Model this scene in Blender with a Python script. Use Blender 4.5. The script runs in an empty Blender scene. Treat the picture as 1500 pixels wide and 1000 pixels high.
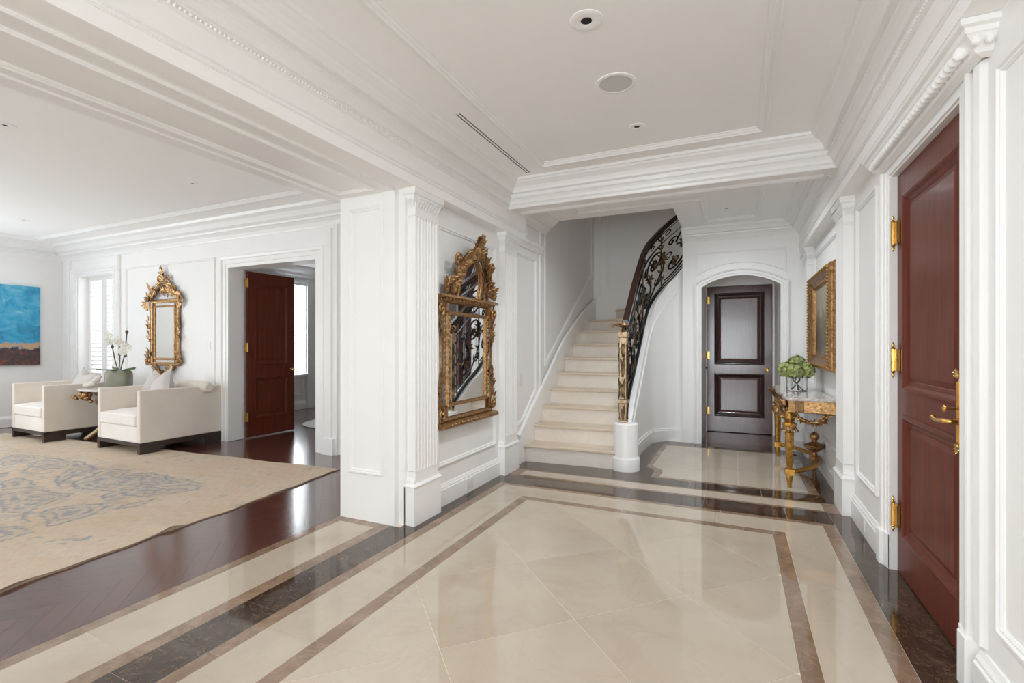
import bpy, bmesh, math, random
import numpy as np
from mathutils import Vector, Matrix
random.seed(7)
np.random.seed(7)
SC = bpy.context.scene
COL = SC.collection
PI = math.pi

# ------------------------------------------------------------------ camera, world, lights, exposure
CAM_H = 1.35
cam = bpy.data.cameras.new('camera')
cam.sensor_width = 36.0
cam.lens = 36.0 * 715.0 / 1500.0
cam.shift_y = 6.0 / 1500.0
cam.clip_start = 0.02
camo = bpy.data.objects.new('camera', cam)
camo.location = (0, 0, CAM_H)
camo.rotation_euler = (PI / 2, 0, math.radians(24.643))
COL.objects.link(camo)
SC.camera = camo

world = bpy.data.worlds.new('overcast_sky')
SC.world = world
world.use_nodes = True
wb = world.node_tree.nodes['Background']
wb.inputs[0].default_value = (0.93, 0.965, 1.0, 1)
wb.inputs[1].default_value = 1.35


def area(name, loc, target, sx, sy, power, color=(1, 1, 1)):
    l = bpy.data.lights.new(name, 'AREA')
    l.shape = 'RECTANGLE'
    l.size, l.size_y = sx, sy
    l.energy = power
    l.color = color
    o = bpy.data.objects.new(name, l)
    o.location = loc
    d = Vector(target) - Vector(loc)
    o.rotation_euler = d.to_track_quat('-Z', 'Y').to_euler()
    COL.objects.link(o)
    return o


# daylight coming in through the windows and glazed doors behind the photographer and on the outer walls
DAY = (0.86, 0.945, 1.0)
area('daylight_foyer_entrance', (-0.7, -5.65, 1.45), (-0.7, 3, 7.5), 2.7, 2.5, 215, DAY)
area('daylight_living_room_south_a', (-4.6, -3.4, 1.5), (-5.2, 3, 8.0), 2.4, 2.3, 9, DAY)
area('daylight_living_room_south_b', (-8.2, -3.4, 1.5), (-8.2, 3, 8.0), 2.4, 2.3, 9, DAY)
area('daylight_living_room_west', (-11.3, 0.6, 1.5), (-5, 0.6, 9.0), 2.4, 2.3, 205, DAY)
area('daylight_living_room_north', (-9.94, 5.3, 1.65), (-9.94, 0, 1.3), 0.9, 1.7, 16, DAY)
area('daylight_library', (-8.75, 7.3, 1.7), (-4, 6.2, 1.0), 1.2, 1.8, 85, DAY)
area('stairwell_fill', (0.6, 7.9, 4.9), (-0.8, 7.6, 1.5), 0.8, 0.8, 1.5, (1, 0.93, 0.85))  # added dim fill from above; stands for no known fixture


def fill_spot(name, loc, power, radius=0.06, angle=165):
    l = bpy.data.lights.new(name, 'SPOT')
    l.energy = power
    l.shadow_soft_size = radius
    l.spot_size = math.radians(angle)
    l.spot_blend = 1.0
    l.color = (0.89, 0.955, 1.0)
    o = bpy.data.objects.new(name, l)
    o.location = loc
    COL.objects.link(o)


# added fill spots: some under unlit ceiling lights, the rest without any fixture
for k, (x, y, p, r) in enumerate(((-0.69, 2.41, 50, 0.02), (-0.677, 3.733, 60, 0.02), (-0.69, 1.1, 24, 0.05), (-0.69, -1.2, 90, 0.05), (-0.69, -3.4, 90, 0.05))):
    fill_spot('foyer_fill', (x, y, 2.985), p, r, 172)
for k, (x, y) in enumerate(((-5.0, 0.0), (-6.6, 0.3), (-8.1, 0.3), (-9.7, 0.3), (-8.1, 1.85), (-6.2, -1.2))):
    fill_spot('living_room_fill', (x, y, 3.085), 30)
for k, (x, y, p) in enumerate(((-1.41, 5.42, 26), (-0.09, 5.43, 76), (-0.10, 6.215, 40))):
    fill_spot('stair_hall_fill', (x, y, 2.94), p, 0.03)

SC.view_settings.view_transform = 'Standard'
SC.view_settings.look = 'None'
SC.view_settings.gamma = 1.0
SC.view_settings.use_curve_mapping = False
SC.view_settings.exposure = 0.08
SC.cycles.use_denoising = True
SC.cycles.max_bounces = 14
SC.cycles.diffuse_bounces = 10
SC.cycles.glossy_bounces = 5
SC.cycles.transmission_bounces = 8
SC.cycles.sample_clamp_indirect = 6.0
SC.cycles.caustics_reflective = False
SC.cycles.caustics_refractive = False


# ------------------------------------------------------------------ materials
def new_mat(name):
    m = bpy.data.materials.new(name)
    m.use_nodes = True
    nt = m.node_tree
    b = nt.nodes['Principled BSDF']
    return m, nt, b


def ramp(nt, stops):
    r = nt.nodes.new('ShaderNodeValToRGB')
    e = r.color_ramp.elements
    while len(e) > 1:
        e.remove(e[-1])
    e[0].position = stops[0][0]
    e[0].color = (*stops[0][1], 1)
    for p, c in stops[1:]:
        k = e.new(p)
        k.color = (*c, 1)
    return r


def coord(nt, scale=(1, 1, 1), rot=(0, 0, 0), rnd=True):
    tc = nt.nodes.new('ShaderNodeTexCoord')
    mp = nt.nodes.new('ShaderNodeMapping')
    mp.inputs['Scale'].default_value = scale
    mp.inputs['Rotation'].default_value = rot
    nt.links.new(tc.outputs['Object'], mp.inputs['Vector'])
    if rnd:
        oi = nt.nodes.new('ShaderNodeObjectInfo')
        ml = nt.nodes.new('ShaderNodeMath')
        ml.operation = 'MULTIPLY'
        ml.inputs[1].default_value = 37.0
        nt.links.new(oi.outputs['Random'], ml.inputs[0])
        nt.links.new(ml.outputs[0], mp.inputs['Location'])
    return mp


def noise(nt, vec, scale, detail=4, rough=0.55, dist=0.0):
    n = nt.nodes.new('ShaderNodeTexNoise')
    n.inputs['Scale'].default_value = scale
    n.inputs['Detail'].default_value = detail
    n.inputs['Roughness'].default_value = rough
    n.inputs['Distortion'].default_value = dist
    nt.links.new(vec.outputs[0], n.inputs['Vector'])
    return n


def bump(nt, b, src, strength=0.2, dist=0.01):
    bp = nt.nodes.new('ShaderNodeBump')
    bp.inputs['Strength'].default_value = strength
    bp.inputs['Distance'].default_value = dist
    nt.links.new(src, bp.inputs['Height'])
    nt.links.new(bp.outputs[0], b.inputs['Normal'])


def mixc(nt, a, c, fac, mode='MIX'):
    m = nt.nodes.new('ShaderNodeMix')
    m.data_type = 'RGBA'
    m.blend_type = mode
    for s, v in ((0, fac), (6, a), (7, c)):
        if hasattr(v, 'is_linked'):
            nt.links.new(v, m.inputs[s])
        else:
            m.inputs[s].default_value = v if s == 0 else (*v, 1)
    return m.outputs[2]


def plain(name, color, rough=0.5, metal=0.0, spec=0.5, var=0.0, vscale=6.0, bmp=0.0, bscale=60.0):
    m, nt, b = new_mat(name)
    b.inputs['Roughness'].default_value = rough
    b.inputs['Metallic'].default_value = metal
    b.inputs['Specular IOR Level'].default_value = spec
    mp = coord(nt)
    n = noise(nt, mp, vscale)
    lo = tuple(max(0, c * (1 - var)) for c in color)
    hi = tuple(min(1, c * (1 + var)) for c in color)
    r = ramp(nt, [(0.3, lo), (0.7, hi)])
    nt.links.new(n.outputs[0], r.inputs[0])
    nt.links.new(r.outputs[0], b.inputs['Base Color'])
    if bmp:
        n2 = noise(nt, mp, bscale)
        bump(nt, b, n2.outputs[0], bmp, 0.01)
    return m


def marble(name, stops, vein, rough=0.06, scale=1.6, vs=2.2, vw=0.03, vamt=0.35):
    m, nt, b = new_mat(name)
    mp = coord(nt)
    n = noise(nt, mp, scale, 6, 0.6, 0.6)
    r = ramp(nt, stops)
    nt.links.new(n.outputs[0], r.inputs[0])
    n2 = noise(nt, mp, vs, 5, 0.6, 1.2)
    s = nt.nodes.new('ShaderNodeMath')
    s.operation = 'SUBTRACT'
    s.inputs[1].default_value = 0.5
    nt.links.new(n2.outputs[0], s.inputs[0])
    a = nt.nodes.new('ShaderNodeMath')
    a.operation = 'ABSOLUTE'
    nt.links.new(s.outputs[0], a.inputs[0])
    rv = ramp(nt, [(0.0, (vamt,) * 3), (vw, (0, 0, 0))])
    nt.links.new(a.outputs[0], rv.inputs[0])
    c = mixc(nt, r.outputs[0], vein, rv.outputs[0])
    nt.links.new(c, b.inputs['Base Color'])
    b.inputs['Roughness'].default_value = rough
    b.inputs['Specular IOR Level'].default_value = 0.75
    return m


def wood(name, dark, light, rough=0.25, scale=(14, 14, 1.2), coat=0.3, spec=0.5):
    m, nt, b = new_mat(name)
    mp = coord(nt, scale)
    n = noise(nt, mp, 2.2, 7, 0.62, 0.9)
    mid = tuple((a + c) / 2 for a, c in zip(dark, light))
    r = ramp(nt, [(0.25, dark), (0.5, mid), (0.78, light)])
    nt.links.new(n.outputs[0], r.inputs[0])
    nt.links.new(r.outputs[0], b.inputs['Base Color'])
    b.inputs['Roughness'].default_value = rough
    b.inputs['Coat Weight'].default_value = coat
    b.inputs['Coat Roughness'].default_value = 0.12
    b.inputs['Specular IOR Level'].default_value = spec
    return m


M = {}
M['paint'] = plain('white_paint', (0.885, 0.88, 0.873), 0.38, var=0.006, bmp=0.02, bscale=35)
M['wallpaint'] = plain('white_wall_paint', (0.875, 0.867, 0.858), 0.5, var=0.008, bmp=0.02, bscale=35)
M['ceil'] = plain('ceiling_paint', (0.94, 0.932, 0.925), 0.6, var=0.006)
M['cream'] = marble('cream_marble', [(0.25, (0.45, 0.37, 0.29)), (0.5, (0.52, 0.44, 0.35)), (0.8, (0.565, 0.485, 0.395))], (0.43, 0.35, 0.275), 0.045, 1.3, 1.7, 0.02, 0.2)
M['taupe'] = marble('light_brown_marble', [(0.25, (0.17, 0.105, 0.065)), (0.55, (0.27, 0.18, 0.12)), (0.85, (0.40, 0.29, 0.20))], (0.42, 0.32, 0.235), 0.06, 5, 7, 0.03, 0.3)
M['dark'] = marble('dark_emperador_marble', [(0.25, (0.022, 0.012, 0.008)), (0.55, (0.06, 0.035, 0.022)), (0.85, (0.14, 0.085, 0.055))], (0.26, 0.17, 0.11), 0.05, 7, 11, 0.02, 0.35)
M['grout'] = plain('pale_grout', (0.74, 0.66, 0.55), 0.7)
M['stepstone'] = marble('stair_limestone', [(0.3, (0.76, 0.69, 0.615)), (0.7, (0.83, 0.77, 0.70))], (0.70, 0.62, 0.54), 0.3, 2, 2, 0.02, 0.3)
M['treadstone'] = marble('tread_limestone', [(0.3, (0.64, 0.53, 0.41)), (0.7, (0.72, 0.61, 0.49))], (0.57, 0.46, 0.35), 0.28, 2, 2, 0.02, 0.3)
M['parquet'] = wood('dark_parquet', (0.05, 0.017, 0.013), (0.135, 0.05, 0.038), 0.2, (3, 3, 3), 0.5, 0.5)
M['mahogany'] = wood('mahogany', (0.075, 0.014, 0.008), (0.17, 0.040, 0.022), 0.33, (16, 16, 1.0), 0.05, 0.14)
M['mahogdark'] = wood('dark_mahogany', (0.075, 0.024, 0.022), (0.135, 0.05, 0.046), 0.24, (16, 16, 1.0), 0.6)
M['mahogedge'] = wood('dark_mahogany_edge', (0.018, 0.006, 0.005), (0.04, 0.013, 0.011), 0.15, (16, 16, 1.0), 0.4)
M['railwood'] = wood('dark_handrail_wood', (0.018, 0.007, 0.005), (0.05, 0.02, 0.014), 0.2, (4, 4, 4), 0.4)
M['chairbase'] = wood('ebonised_wood', (0.025, 0.016, 0.013), (0.065, 0.043, 0.035), 0.35, (2, 12, 12), 0.1)


def gold_mat(name, lo, hi, rough, sc=30, bm=0.5):
    m, nt, b = new_mat(name)
    mp = coord(nt)
    n = noise(nt, mp, sc, 5, 0.65)
    r = ramp(nt, [(0.3, lo), (0.65, hi)])
    nt.links.new(n.outputs[0], r.inputs[0])
    nt.links.new(r.outputs[0], b.inputs['Base Color'])
    b.inputs['Metallic'].default_value = 0.9
    b.inputs['Roughness'].default_value = rough
    bump(nt, b, n.outputs[0], bm, 0.006)
    return m


M['gilt'] = gold_mat('antique_gilt', (0.16, 0.068, 0.026), (0.58, 0.355, 0.165), 0.38, 45)
M['giltbright'] = gold_mat('bright_gilt', (0.26, 0.10, 0.015), (0.74, 0.42, 0.10), 0.33, 40)
M['giltpale'] = gold_mat('worn_gilt', (0.27, 0.17, 0.09), (0.64, 0.50, 0.34), 0.45)
M['brass'] = gold_mat('polished_brass', (0.52, 0.29, 0.07), (0.80, 0.50, 0.15), 0.22, 10, 0.05)
M['bronze'] = gold_mat('aged_bronze', (0.12, 0.06, 0.03), (0.42, 0.24, 0.11), 0.38)
M['iron'] = plain('black_wrought_iron', (0.012, 0.010, 0.010), 0.32, 0.6, var=0.4, bmp=0.2)
M['irongilt'] = gold_mat('iron_with_gilding', (0.02, 0.014, 0.012), (0.22, 0.14, 0.07), 0.4, 25)


def mirror_mat():
    m, nt, b = new_mat('mirror_glass')
    b.inputs['Base Color'].default_value = (0.86, 0.87, 0.87, 1)
    b.inputs['Metallic'].default_value = 1
    b.inputs['Roughness'].default_value = 0.02
    return m


def glass_mat(name, col=(0.95, 0.97, 0.96), rough=0.0, ior=1.45):
    m, nt, b = new_mat(name)
    b.inputs['Base Color'].default_value = (*col, 1)
    b.inputs['Transmission Weight'].default_value = 1
    b.inputs['Roughness'].default_value = rough
    b.inputs['IOR'].default_value = ior
    return m


def pane_mat():
    m, nt, b = new_mat('window_pane')
    tr = nt.nodes.new('ShaderNodeBsdfTransparent')
    gl = nt.nodes.new('ShaderNodeBsdfGlossy')
    gl.inputs['Roughness'].default_value = 0.02
    mx = nt.nodes.new('ShaderNodeMixShader')
    mx.inputs[0].default_value = 0.06
    nt.links.new(tr.outputs[0], mx.inputs[1])
    nt.links.new(gl.outputs[0], mx.inputs[2])
    nt.links.new(mx.outputs[0], nt.nodes['Material Output'].inputs[0])
    return m


M['mirror'] = mirror_mat()
M['glass'] = glass_mat('clear_glass')
M['pane'] = pane_mat()


def fabric(name, color, var=0.04, bs=260):
    m, nt, b = new_mat(name)
    mp = coord(nt)
    n = noise(nt, mp, 3)
    r = ramp(nt, [(0.3, tuple(c * (1 - var) for c in color)), (0.7, tuple(min(1, c * (1 + var)) for c in color))])
    nt.links.new(n.outputs[0], r.inputs[0])
    nt.links.new(r.outputs[0], b.inputs['Base Color'])
    b.inputs['Roughness'].default_value = 0.9
    b.inputs['Specular IOR Level'].default_value = 0.2
    b.inputs['Sheen Weight'].default_value = 0.15
    n2 = noise(nt, mp, bs, 2)
    bump(nt, b, n2.outputs[0], 0.15, 0.003)
    return m


M['linen'] = fabric('off_white_linen', (0.79, 0.725, 0.65))
M['seatlinen'] = fabric('white_seat_linen', (0.84, 0.80, 0.76))
M['pillow'] = fabric('pale_grey_linen', (0.60, 0.565, 0.54))
M['outlet'] = plain('outlet_plastic', (0.78, 0.765, 0.75), 0.3)
M['grille'] = plain('speaker_grille', (0.66, 0.645, 0.63), 0.7, bmp=0.3, bscale=300)
M['black'] = plain('black_void', (0.006, 0.006, 0.006), 0.6)
M['slot'] = plain('slot_shade_tone', (0.10, 0.09, 0.085), 0.6)  # dark tone stands in for shade inside the vent slots
M['tabletop'] = marble('grey_white_marble', [(0.3, (0.42, 0.37, 0.34)), (0.6, (0.66, 0.61, 0.57)), (0.8, (0.78, 0.73, 0.69))], (0.30, 0.25, 0.23), 0.07, 8, 6, 0.03, 0.5)
M['planter'] = plain('grey_green_stone', (0.27, 0.27, 0.21), 0.35, var=0.15)
M['leaf'] = plain('orchid_leaf', (0.10, 0.19, 0.035), 0.4, var=0.4, vscale=10)
M['stem'] = plain('orchid_stem', (0.075, 0.07, 0.03), 0.5, var=0.3)
M['petal'] = plain('white_petal', (0.76, 0.74, 0.68), 0.6, var=0.06)
M['bud'] = plain('dark_bud', (0.12, 0.085, 0.045), 0.5)
M['hydrangea'] = plain('green_hydrangea', (0.36, 0.40, 0.15), 0.65, var=0.5, vscale=26)
M['shell'] = plain('white_shell', (0.72, 0.69, 0.64), 0.4, var=0.1)
M['whiterug'] = fabric('white_wool', (0.74, 0.72, 0.70))


def canvas_mat():
    # abstract seascape: blue sky over a dark, jagged shore
    m, nt, b = new_mat('abstract_canvas')
    tc = nt.nodes.new('ShaderNodeTexCoord')
    sx = nt.nodes.new('ShaderNodeSeparateXYZ')
    nt.links.new(tc.outputs['Generated'], sx.inputs[0])
    mp = nt.nodes.new('ShaderNodeMapping')
    mp.inputs['Scale'].default_value = (1, 2.2, 3.2)
    nt.links.new(tc.outputs['Generated'], mp.inputs[0])
    n = noise(nt, mp, 2.6, 7, 0.6, 0.5)
    sky = ramp(nt, [(0.3, (0.02, 0.19, 0.36)), (0.48, (0.03, 0.33, 0.56)), (0.62, (0.10, 0.42, 0.62)), (0.76, (0.42, 0.55, 0.62))])
    nt.links.new(n.outputs[0], sky.inputs[0])
    n2 = noise(nt, mp, 5.5, 7, 0.7, 0.8)
    shore = ramp(nt, [(0.3, (0.03, 0.018, 0.02)), (0.55, (0.09, 0.05, 0.05)), (0.66, (0.32, 0.07, 0.04)), (0.78, (0.30, 0.24, 0.2))])
    nt.links.new(n2.outputs[0], shore.inputs[0])
    ad = nt.nodes.new('ShaderNodeMath')
    ad.operation = 'MULTIPLY_ADD'
    ad.inputs[1].default_value = 0.22
    nt.links.new(n2.outputs[0], ad.inputs[0])
    nt.links.new(sx.outputs['Z'], ad.inputs[2])
    edge = ramp(nt, [(0.318, (0, 0, 0)), (0.33, (1, 1, 1))])
    glow = ramp(nt, [(0.32, (0, 0, 0)), (0.345, (1, 1, 1)), (0.37, (1, 1, 1)), (0.40, (0, 0, 0))])
    nt.links.new(ad.outputs[0], edge.inputs[0])
    nt.links.new(ad.outputs[0], glow.inputs[0])
    c = mixc(nt, shore.outputs[0], sky.outputs[0], edge.outputs[0])
    c = mixc(nt, c, (0.55, 0.33, 0.16), glow.outputs[0])
    nt.links.new(c, b.inputs['Base Color'])
    b.inputs['Roughness'].default_value = 0.5
    bump(nt, b, n2.outputs[0], 0.2, 0.005)
    return m


def oldmaster_mat():
    m, nt, b = new_mat('old_landscape_canvas')
    tc = nt.nodes.new('ShaderNodeTexCoord')
    sx = nt.nodes.new('ShaderNodeSeparateXYZ')
    nt.links.new(tc.outputs['Generated'], sx.inputs[0])
    mp = nt.nodes.new('ShaderNodeMapping')
    mp.inputs['Scale'].default_value = (1, 3, 2.4)
    nt.links.new(tc.outputs['Generated'], mp.inputs[0])
    n = noise(nt, mp, 2.2, 7, 0.62, 0.4)
    ad = nt.nodes.new('ShaderNodeMath')
    ad.operation = 'MULTIPLY_ADD'
    ad.inputs[1].default_value = 0.75
    nt.links.new(n.outputs[0], ad.inputs[0])
    nt.links.new(sx.outputs['Z'], ad.inputs[2])
    r = ramp(nt, [(0.38, (0.20, 0.16, 0.10)), (0.5, (0.05, 0.04, 0.025)), (0.72, (0.075, 0.065, 0.035)), (0.95, (0.17, 0.15, 0.10)), (1.0, (0.33, 0.30, 0.22))])
    nt.links.new(ad.outputs[0], r.inputs[0])
    nt.links.new(r.outputs[0], b.inputs['Base Color'])
    b.inputs['Roughness'].default_value = 0.3
    return m


M['canvas'] = canvas_mat()
M['oldmaster'] = oldmaster_mat()


def rug_mat():
    m, nt, b = new_mat('woven_rug')
    at = nt.nodes.new('ShaderNodeVertexColor')
    at.layer_name = 'dye'
    mp = coord(nt, (60, 9, 1), rnd=False)
    n = noise(nt, mp, 1.5, 3)
    r = ramp(nt, [(0.3, (0.80, 0.78, 0.76)), (0.7, (1, 1, 1))])
    nt.links.new(n.outputs[0], r.inputs[0])
    c = mixc(nt, at.outputs[0], r.outputs[0], 1.0, 'MULTIPLY')
    nt.links.new(c, b.inputs['Base Color'])
    b.inputs['Roughness'].default_value = 0.95
    b.inputs['Specular IOR Level'].default_value = 0.1
    bump(nt, b, n.outputs[0], 0.4, 0.006)
    return m


M['rug'] = rug_mat()

# ------------------------------------------------------------------ mesh helpers
ORG = {}


class B:
    """Collects shapes; build() links them as ONE mesh object."""

    def __init__(self):
        self.v = []
        self.f = []

    def add(self, vs, fs):
        o = len(self.v)
        self.v.extend([tuple(p) for p in vs])
        self.f.extend([tuple(i + o for i in f) for f in fs])

    def box(self, x0, x1, y0, y1, z0, z1):
        self.add([(x0, y0, z0), (x1, y0, z0), (x1, y1, z0), (x0, y1, z0), (x0, y0, z1), (x1, y0, z1), (x1, y1, z1), (x0, y1, z1)],
                 [(0, 3, 2, 1), (4, 5, 6, 7), (0, 1, 5, 4), (1, 2, 6, 5), (2, 3, 7, 6), (3, 0, 4, 7)])
        return self

    def prism(self, poly, z0, z1, xf=None):
        n = len(poly)
        xf = xf or (lambda a, b_, c: (a, b_, c))
        vs = [xf(p[0], p[1], z0) for p in poly] + [xf(p[0], p[1], z1) for p in poly]
        fs = [tuple(range(n - 1, -1, -1)), tuple(range(n, 2 * n))]
        fs += [(i, (i + 1) % n, n + (i + 1) % n, n + i) for i in range(n)]
        self.add(vs, fs)
        return self

    def mold(self, path, prof, closed=False, xf=None):
        """sweep a profile of (offset to the left of the path, height) along a mitred flat path"""
        xf = xf or (lambda a, b_, c: (a, b_, c))
        P = [Vector((p[0], p[1])) for p in path]
        n = len(P)
        off = []
        for i in range(n):
            d0 = (P[i] - P[i - 1]) if (closed or i > 0) else None
            d1 = (P[(i + 1) % n] - P[i]) if (closed or i < n - 1) else None
            if d0 is None:
                d0 = d1
            if d1 is None:
                d1 = d0
            n0 = Vector((-d0.y, d0.x)).normalized()
            n1 = Vector((-d1.y, d1.x)).normalized()
            m = n0 + n1
            if m.length < 1e-6:
                m = n0.copy()
            m.normalize()
            m /= max(0.25, m.dot(n0))
            off.append(m)
        k = len(prof)
        vs = []
        for i in range(n):
            for d, c in prof:
                q = P[i] + off[i] * d
                vs.append(xf(q.x, q.y, c))
        fs = []
        for i in range(n if closed else n - 1):
            j = (i + 1) % n
            for a in range(k - 1):
                fs.append((i * k + a, j * k + a, j * k + a + 1, i * k + a + 1))
        if not closed:
            fs.append(tuple(range(k)))
            fs.append(tuple(range((n - 1) * k + k - 1, (n - 1) * k - 1, -1)))
        self.add(vs, fs)
        return self

    def lathe(self, prof, c=(0, 0, 0), seg=20, rib=0, ribamp=0.0):
        vs, fs = [], []
        for r, z in prof:
            for s in range(seg):
                a = 2 * PI * s / seg
                rr = r * (1 + (ribamp * math.cos(rib * a) if rib else 0))
                vs.append((c[0] + rr * math.cos(a), c[1] + rr * math.sin(a), c[2] + z))
        k = len(prof)
        for i in range(k - 1):
            for s in range(seg):
                t = (s + 1) % seg
                fs.append((i * seg + s, i * seg + t, (i + 1) * seg + t, (i + 1) * seg + s))
        fs.append(tuple(range(seg - 1, -1, -1)))
        fs.append(tuple(range((k - 1) * seg, k * seg)))
        self.add(vs, fs)
        return self

    def tube(self, pts, r, seg=8, flat=1.0, closed=False):
        P = [Vector(p) for p in pts]
        n = len(P)
        rs = r if isinstance(r, (list, tuple)) else [r] * n
        vs, fs = [], []
        up = None
        for i in range(n):
            if closed:
                t = P[(i + 1) % n] - P[i - 1]
            else:
                t = P[min(i + 1, n - 1)] - P[max(i - 1, 0)]
            if t.length < 1e-9:
                t = Vector((0, 0, 1))
            t.normalize()
            if up is None:
                up = Vector((0, 0, 1)) if abs(t.z) < 0.9 else Vector((1, 0, 0))
            a = t.cross(up)
            if a.length < 1e-6:
                a = t.orthogonal()
            a.normalize()
            up = a.cross(t).normalized()
            for s in range(seg):
                q = 2 * PI * s / seg
                vs.append(P[i] + a * (math.cos(q) * rs[i]) + up * (math.sin(q) * rs[i] * flat))
        for i in range(n if closed else n - 1):
            j = (i + 1) % n
            for s in range(seg):
                t2 = (s + 1) % seg
                fs.append((i * seg + s, i * seg + t2, j * seg + t2, j * seg + s))
        if not closed:
            fs.append(tuple(range(seg - 1, -1, -1)))
            fs.append(tuple(range((n - 1) * seg, n * seg)))
        self.add(vs, fs)
        return self

    def ball(self, c, rx, ry=None, rz=None, seg=10, rings=6, rot=None):
        ry = ry or rx
        rz = rz or rx
        vs, fs = [], []
        for i in range(1, rings):
            th = PI * i / rings
            for s in range(seg):
                a = 2 * PI * s / seg
                p = Vector((rx * math.sin(th) * math.cos(a), ry * math.sin(th) * math.sin(a), rz * math.cos(th)))
                if rot:
                    p = rot @ p
                vs.append(Vector(c) + p)
        t, bt = Vector((0, 0, rz)), Vector((0, 0, -rz))
        if rot:
            t, bt = rot @ t, rot @ bt
        vs += [Vector(c) + t, Vector(c) + bt]
        k = (rings - 1) * seg
        for i in range(rings - 2):
            for s in range(seg):
                t2 = (s + 1) % seg
                fs.append((i * seg + s, (i + 1) * seg + s, (i + 1) * seg + t2, i * seg + t2))
        for s in range(seg):
            t2 = (s + 1) % seg
            fs.append((k, s, t2))
            fs.append((k + 1, (rings - 2) * seg + t2, (rings - 2) * seg + s))
        self.add(vs, fs)
        return self

    def leaf(self, p, d, nrm, L, W, curl=0.3, thick=0.004):
        """a curved pointed leaf with a mid rib"""
        p, d, nrm = Vector(p), Vector(d).normalized(), Vector(nrm).normalized()
        s = d.cross(nrm).normalized()
        nrm = s.cross(d).normalized()
        k = 5
        vs, fs = [], []
        for i in range(k + 1):
            t = i / k
            w = W * math.sin(PI * min(1, 0.12 + 0.88 * t)) ** 0.8 * 0.5
            q = p + d * (L * t) + nrm * (curl * L * (t * t) + thick)
            vs += [q - s * w, q + nrm * (W * 0.16), q + s * w, q - nrm * thick * 1.5]
        for i in range(k):
            for a in range(4):
                b_ = (a + 1) % 4
                fs.append((i * 4 + a, i * 4 + b_, (i + 1) * 4 + b_, (i + 1) * 4 + a))
        fs.append((0, 1, 2, 3))
        fs.append((k * 4 + 3, k * 4 + 2, k * 4 + 1, k * 4))
        self.add(vs, fs)
        return self

    def build(self, name, mat, parent=None, org=None, smooth=None, bevel=0.0, bseg=2):
        if org is None:
            org = ORG.get(parent.name, (0, 0, 0)) if parent is not None else (0, 0, 0)
        me = bpy.data.meshes.new(name)
        ov = Vector(org)
        me.from_pydata([tuple(Vector(p) - ov) for p in self.v], [], self.f)
        bm = bmesh.new()
        bm.from_mesh(me)
        bmesh.ops.recalc_face_normals(bm, faces=bm.faces)
        bm.to_mesh(me)
        bm.free()
        if smooth is not None:
            me.polygons.foreach_set('use_smooth', [True] * len(me.polygons))
            me.set_sharp_from_angle(angle=math.radians(smooth))
        me.materials.append(M[mat])
        o = bpy.data.objects.new(name, me)
        COL.objects.link(o)
        if parent is not None:
            o.parent = parent
            ORG[o.name] = tuple(org)
        else:
            o.location = ov
            ORG[o.name] = tuple(org)
        if bevel:
            md = o.modifiers.new('bevel', 'BEVEL')
            md.width = bevel
            md.segments = bseg
            md.limit_method = 'ANGLE'
            md.angle_limit = math.radians(40)
        return o


def tag(o, label, cat, group=None, kind=None):
    o['label'] = label
    o['category'] = cat
    if group:
        o['group'] = group
    if kind:
        o['kind'] = kind
    return o


def struct(o, label, cat):
    return tag(o, label, cat, kind='structure')


def thing(name, label, cat, loc=(0, 0, 0), rotz=0.0, group=None, kind=None):
    o = bpy.data.objects.new(name, None)
    o.empty_display_size = 0.1
    COL.objects.link(o)
    o.location = loc
    o.rotation_euler = (0, 0, rotz)
    ORG[o.name] = tuple(loc)
    return tag(o, label, cat, group, kind)


def copy_tree(o, parent=None):
    c = o.copy()
    COL.objects.link(c)
    if parent is not None:
        c.parent = parent
    for ch in o.children:
        copy_tree(ch, c)
    return c


def catmull(pts, n=8):
    P = [np.array(p, float) for p in pts]
    P = [2 * P[0] - P[1]] + P + [2 * P[-1] - P[-2]]
    out = []
    for i in range(1, len(P) - 2):
        for k in range(n):
            t = k / n
            out.append(0.5 * ((2 * P[i]) + (-P[i - 1] + P[i + 1]) * t + (2 * P[i - 1] - 5 * P[i] + 4 * P[i + 1] - P[i + 2]) * t * t
                              + (-P[i - 1] + 3 * P[i] - 3 * P[i + 1] + P[i + 2]) * t ** 3))
    out.append(P[-2])
    return [tuple(float(x) for x in p) for p in out]


def clip_poly(poly, inside_poly):
    """Sutherland-Hodgman; the clip polygon is convex and counter-clockwise"""
    out = list(poly)
    n = len(inside_poly)
    for i in range(n):
        a, b_ = inside_poly[i], inside_poly[(i + 1) % n]
        inp, out = out, []
        if not inp:
            return []

        def side(p):
            return (b_[0] - a[0]) * (p[1] - a[1]) - (b_[1] - a[1]) * (p[0] - a[0])
        for k in range(len(inp)):
            p, q = inp[k - 1], inp[k]
            sp, sq = side(p), side(q)
            if sp * sq < 0:
                t = sp / (sp - sq)
                out.append((p[0] + t * (q[0] - p[0]), p[1] + t * (q[1] - p[1])))
            if sq >= 0:
                out.append(q)
    return out


def poly_area(p):
    return 0.5 * sum(p[i - 1][0] * p[i][1] - p[i][0] * p[i - 1][1] for i in range(len(p)))


def rect(x0, x1, y0, y1):
    return [(x0, y0), (x1, y0), (x1, y1), (x0, y1)]


def on_px(x0):      # a wall that looks towards +X
    return lambda a, b_, c: (x0 + c, a, b_)


def on_nx(x0):      # a wall that looks towards -X
    return lambda a, b_, c: (x0 - c, a, b_)


def on_ny(y0):      # a wall that looks towards -Y
    return lambda a, b_, c: (a, y0 - c, b_)


def on_ceil(z0):
    return lambda a, b_, c: (a, b_, z0 - c)


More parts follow.
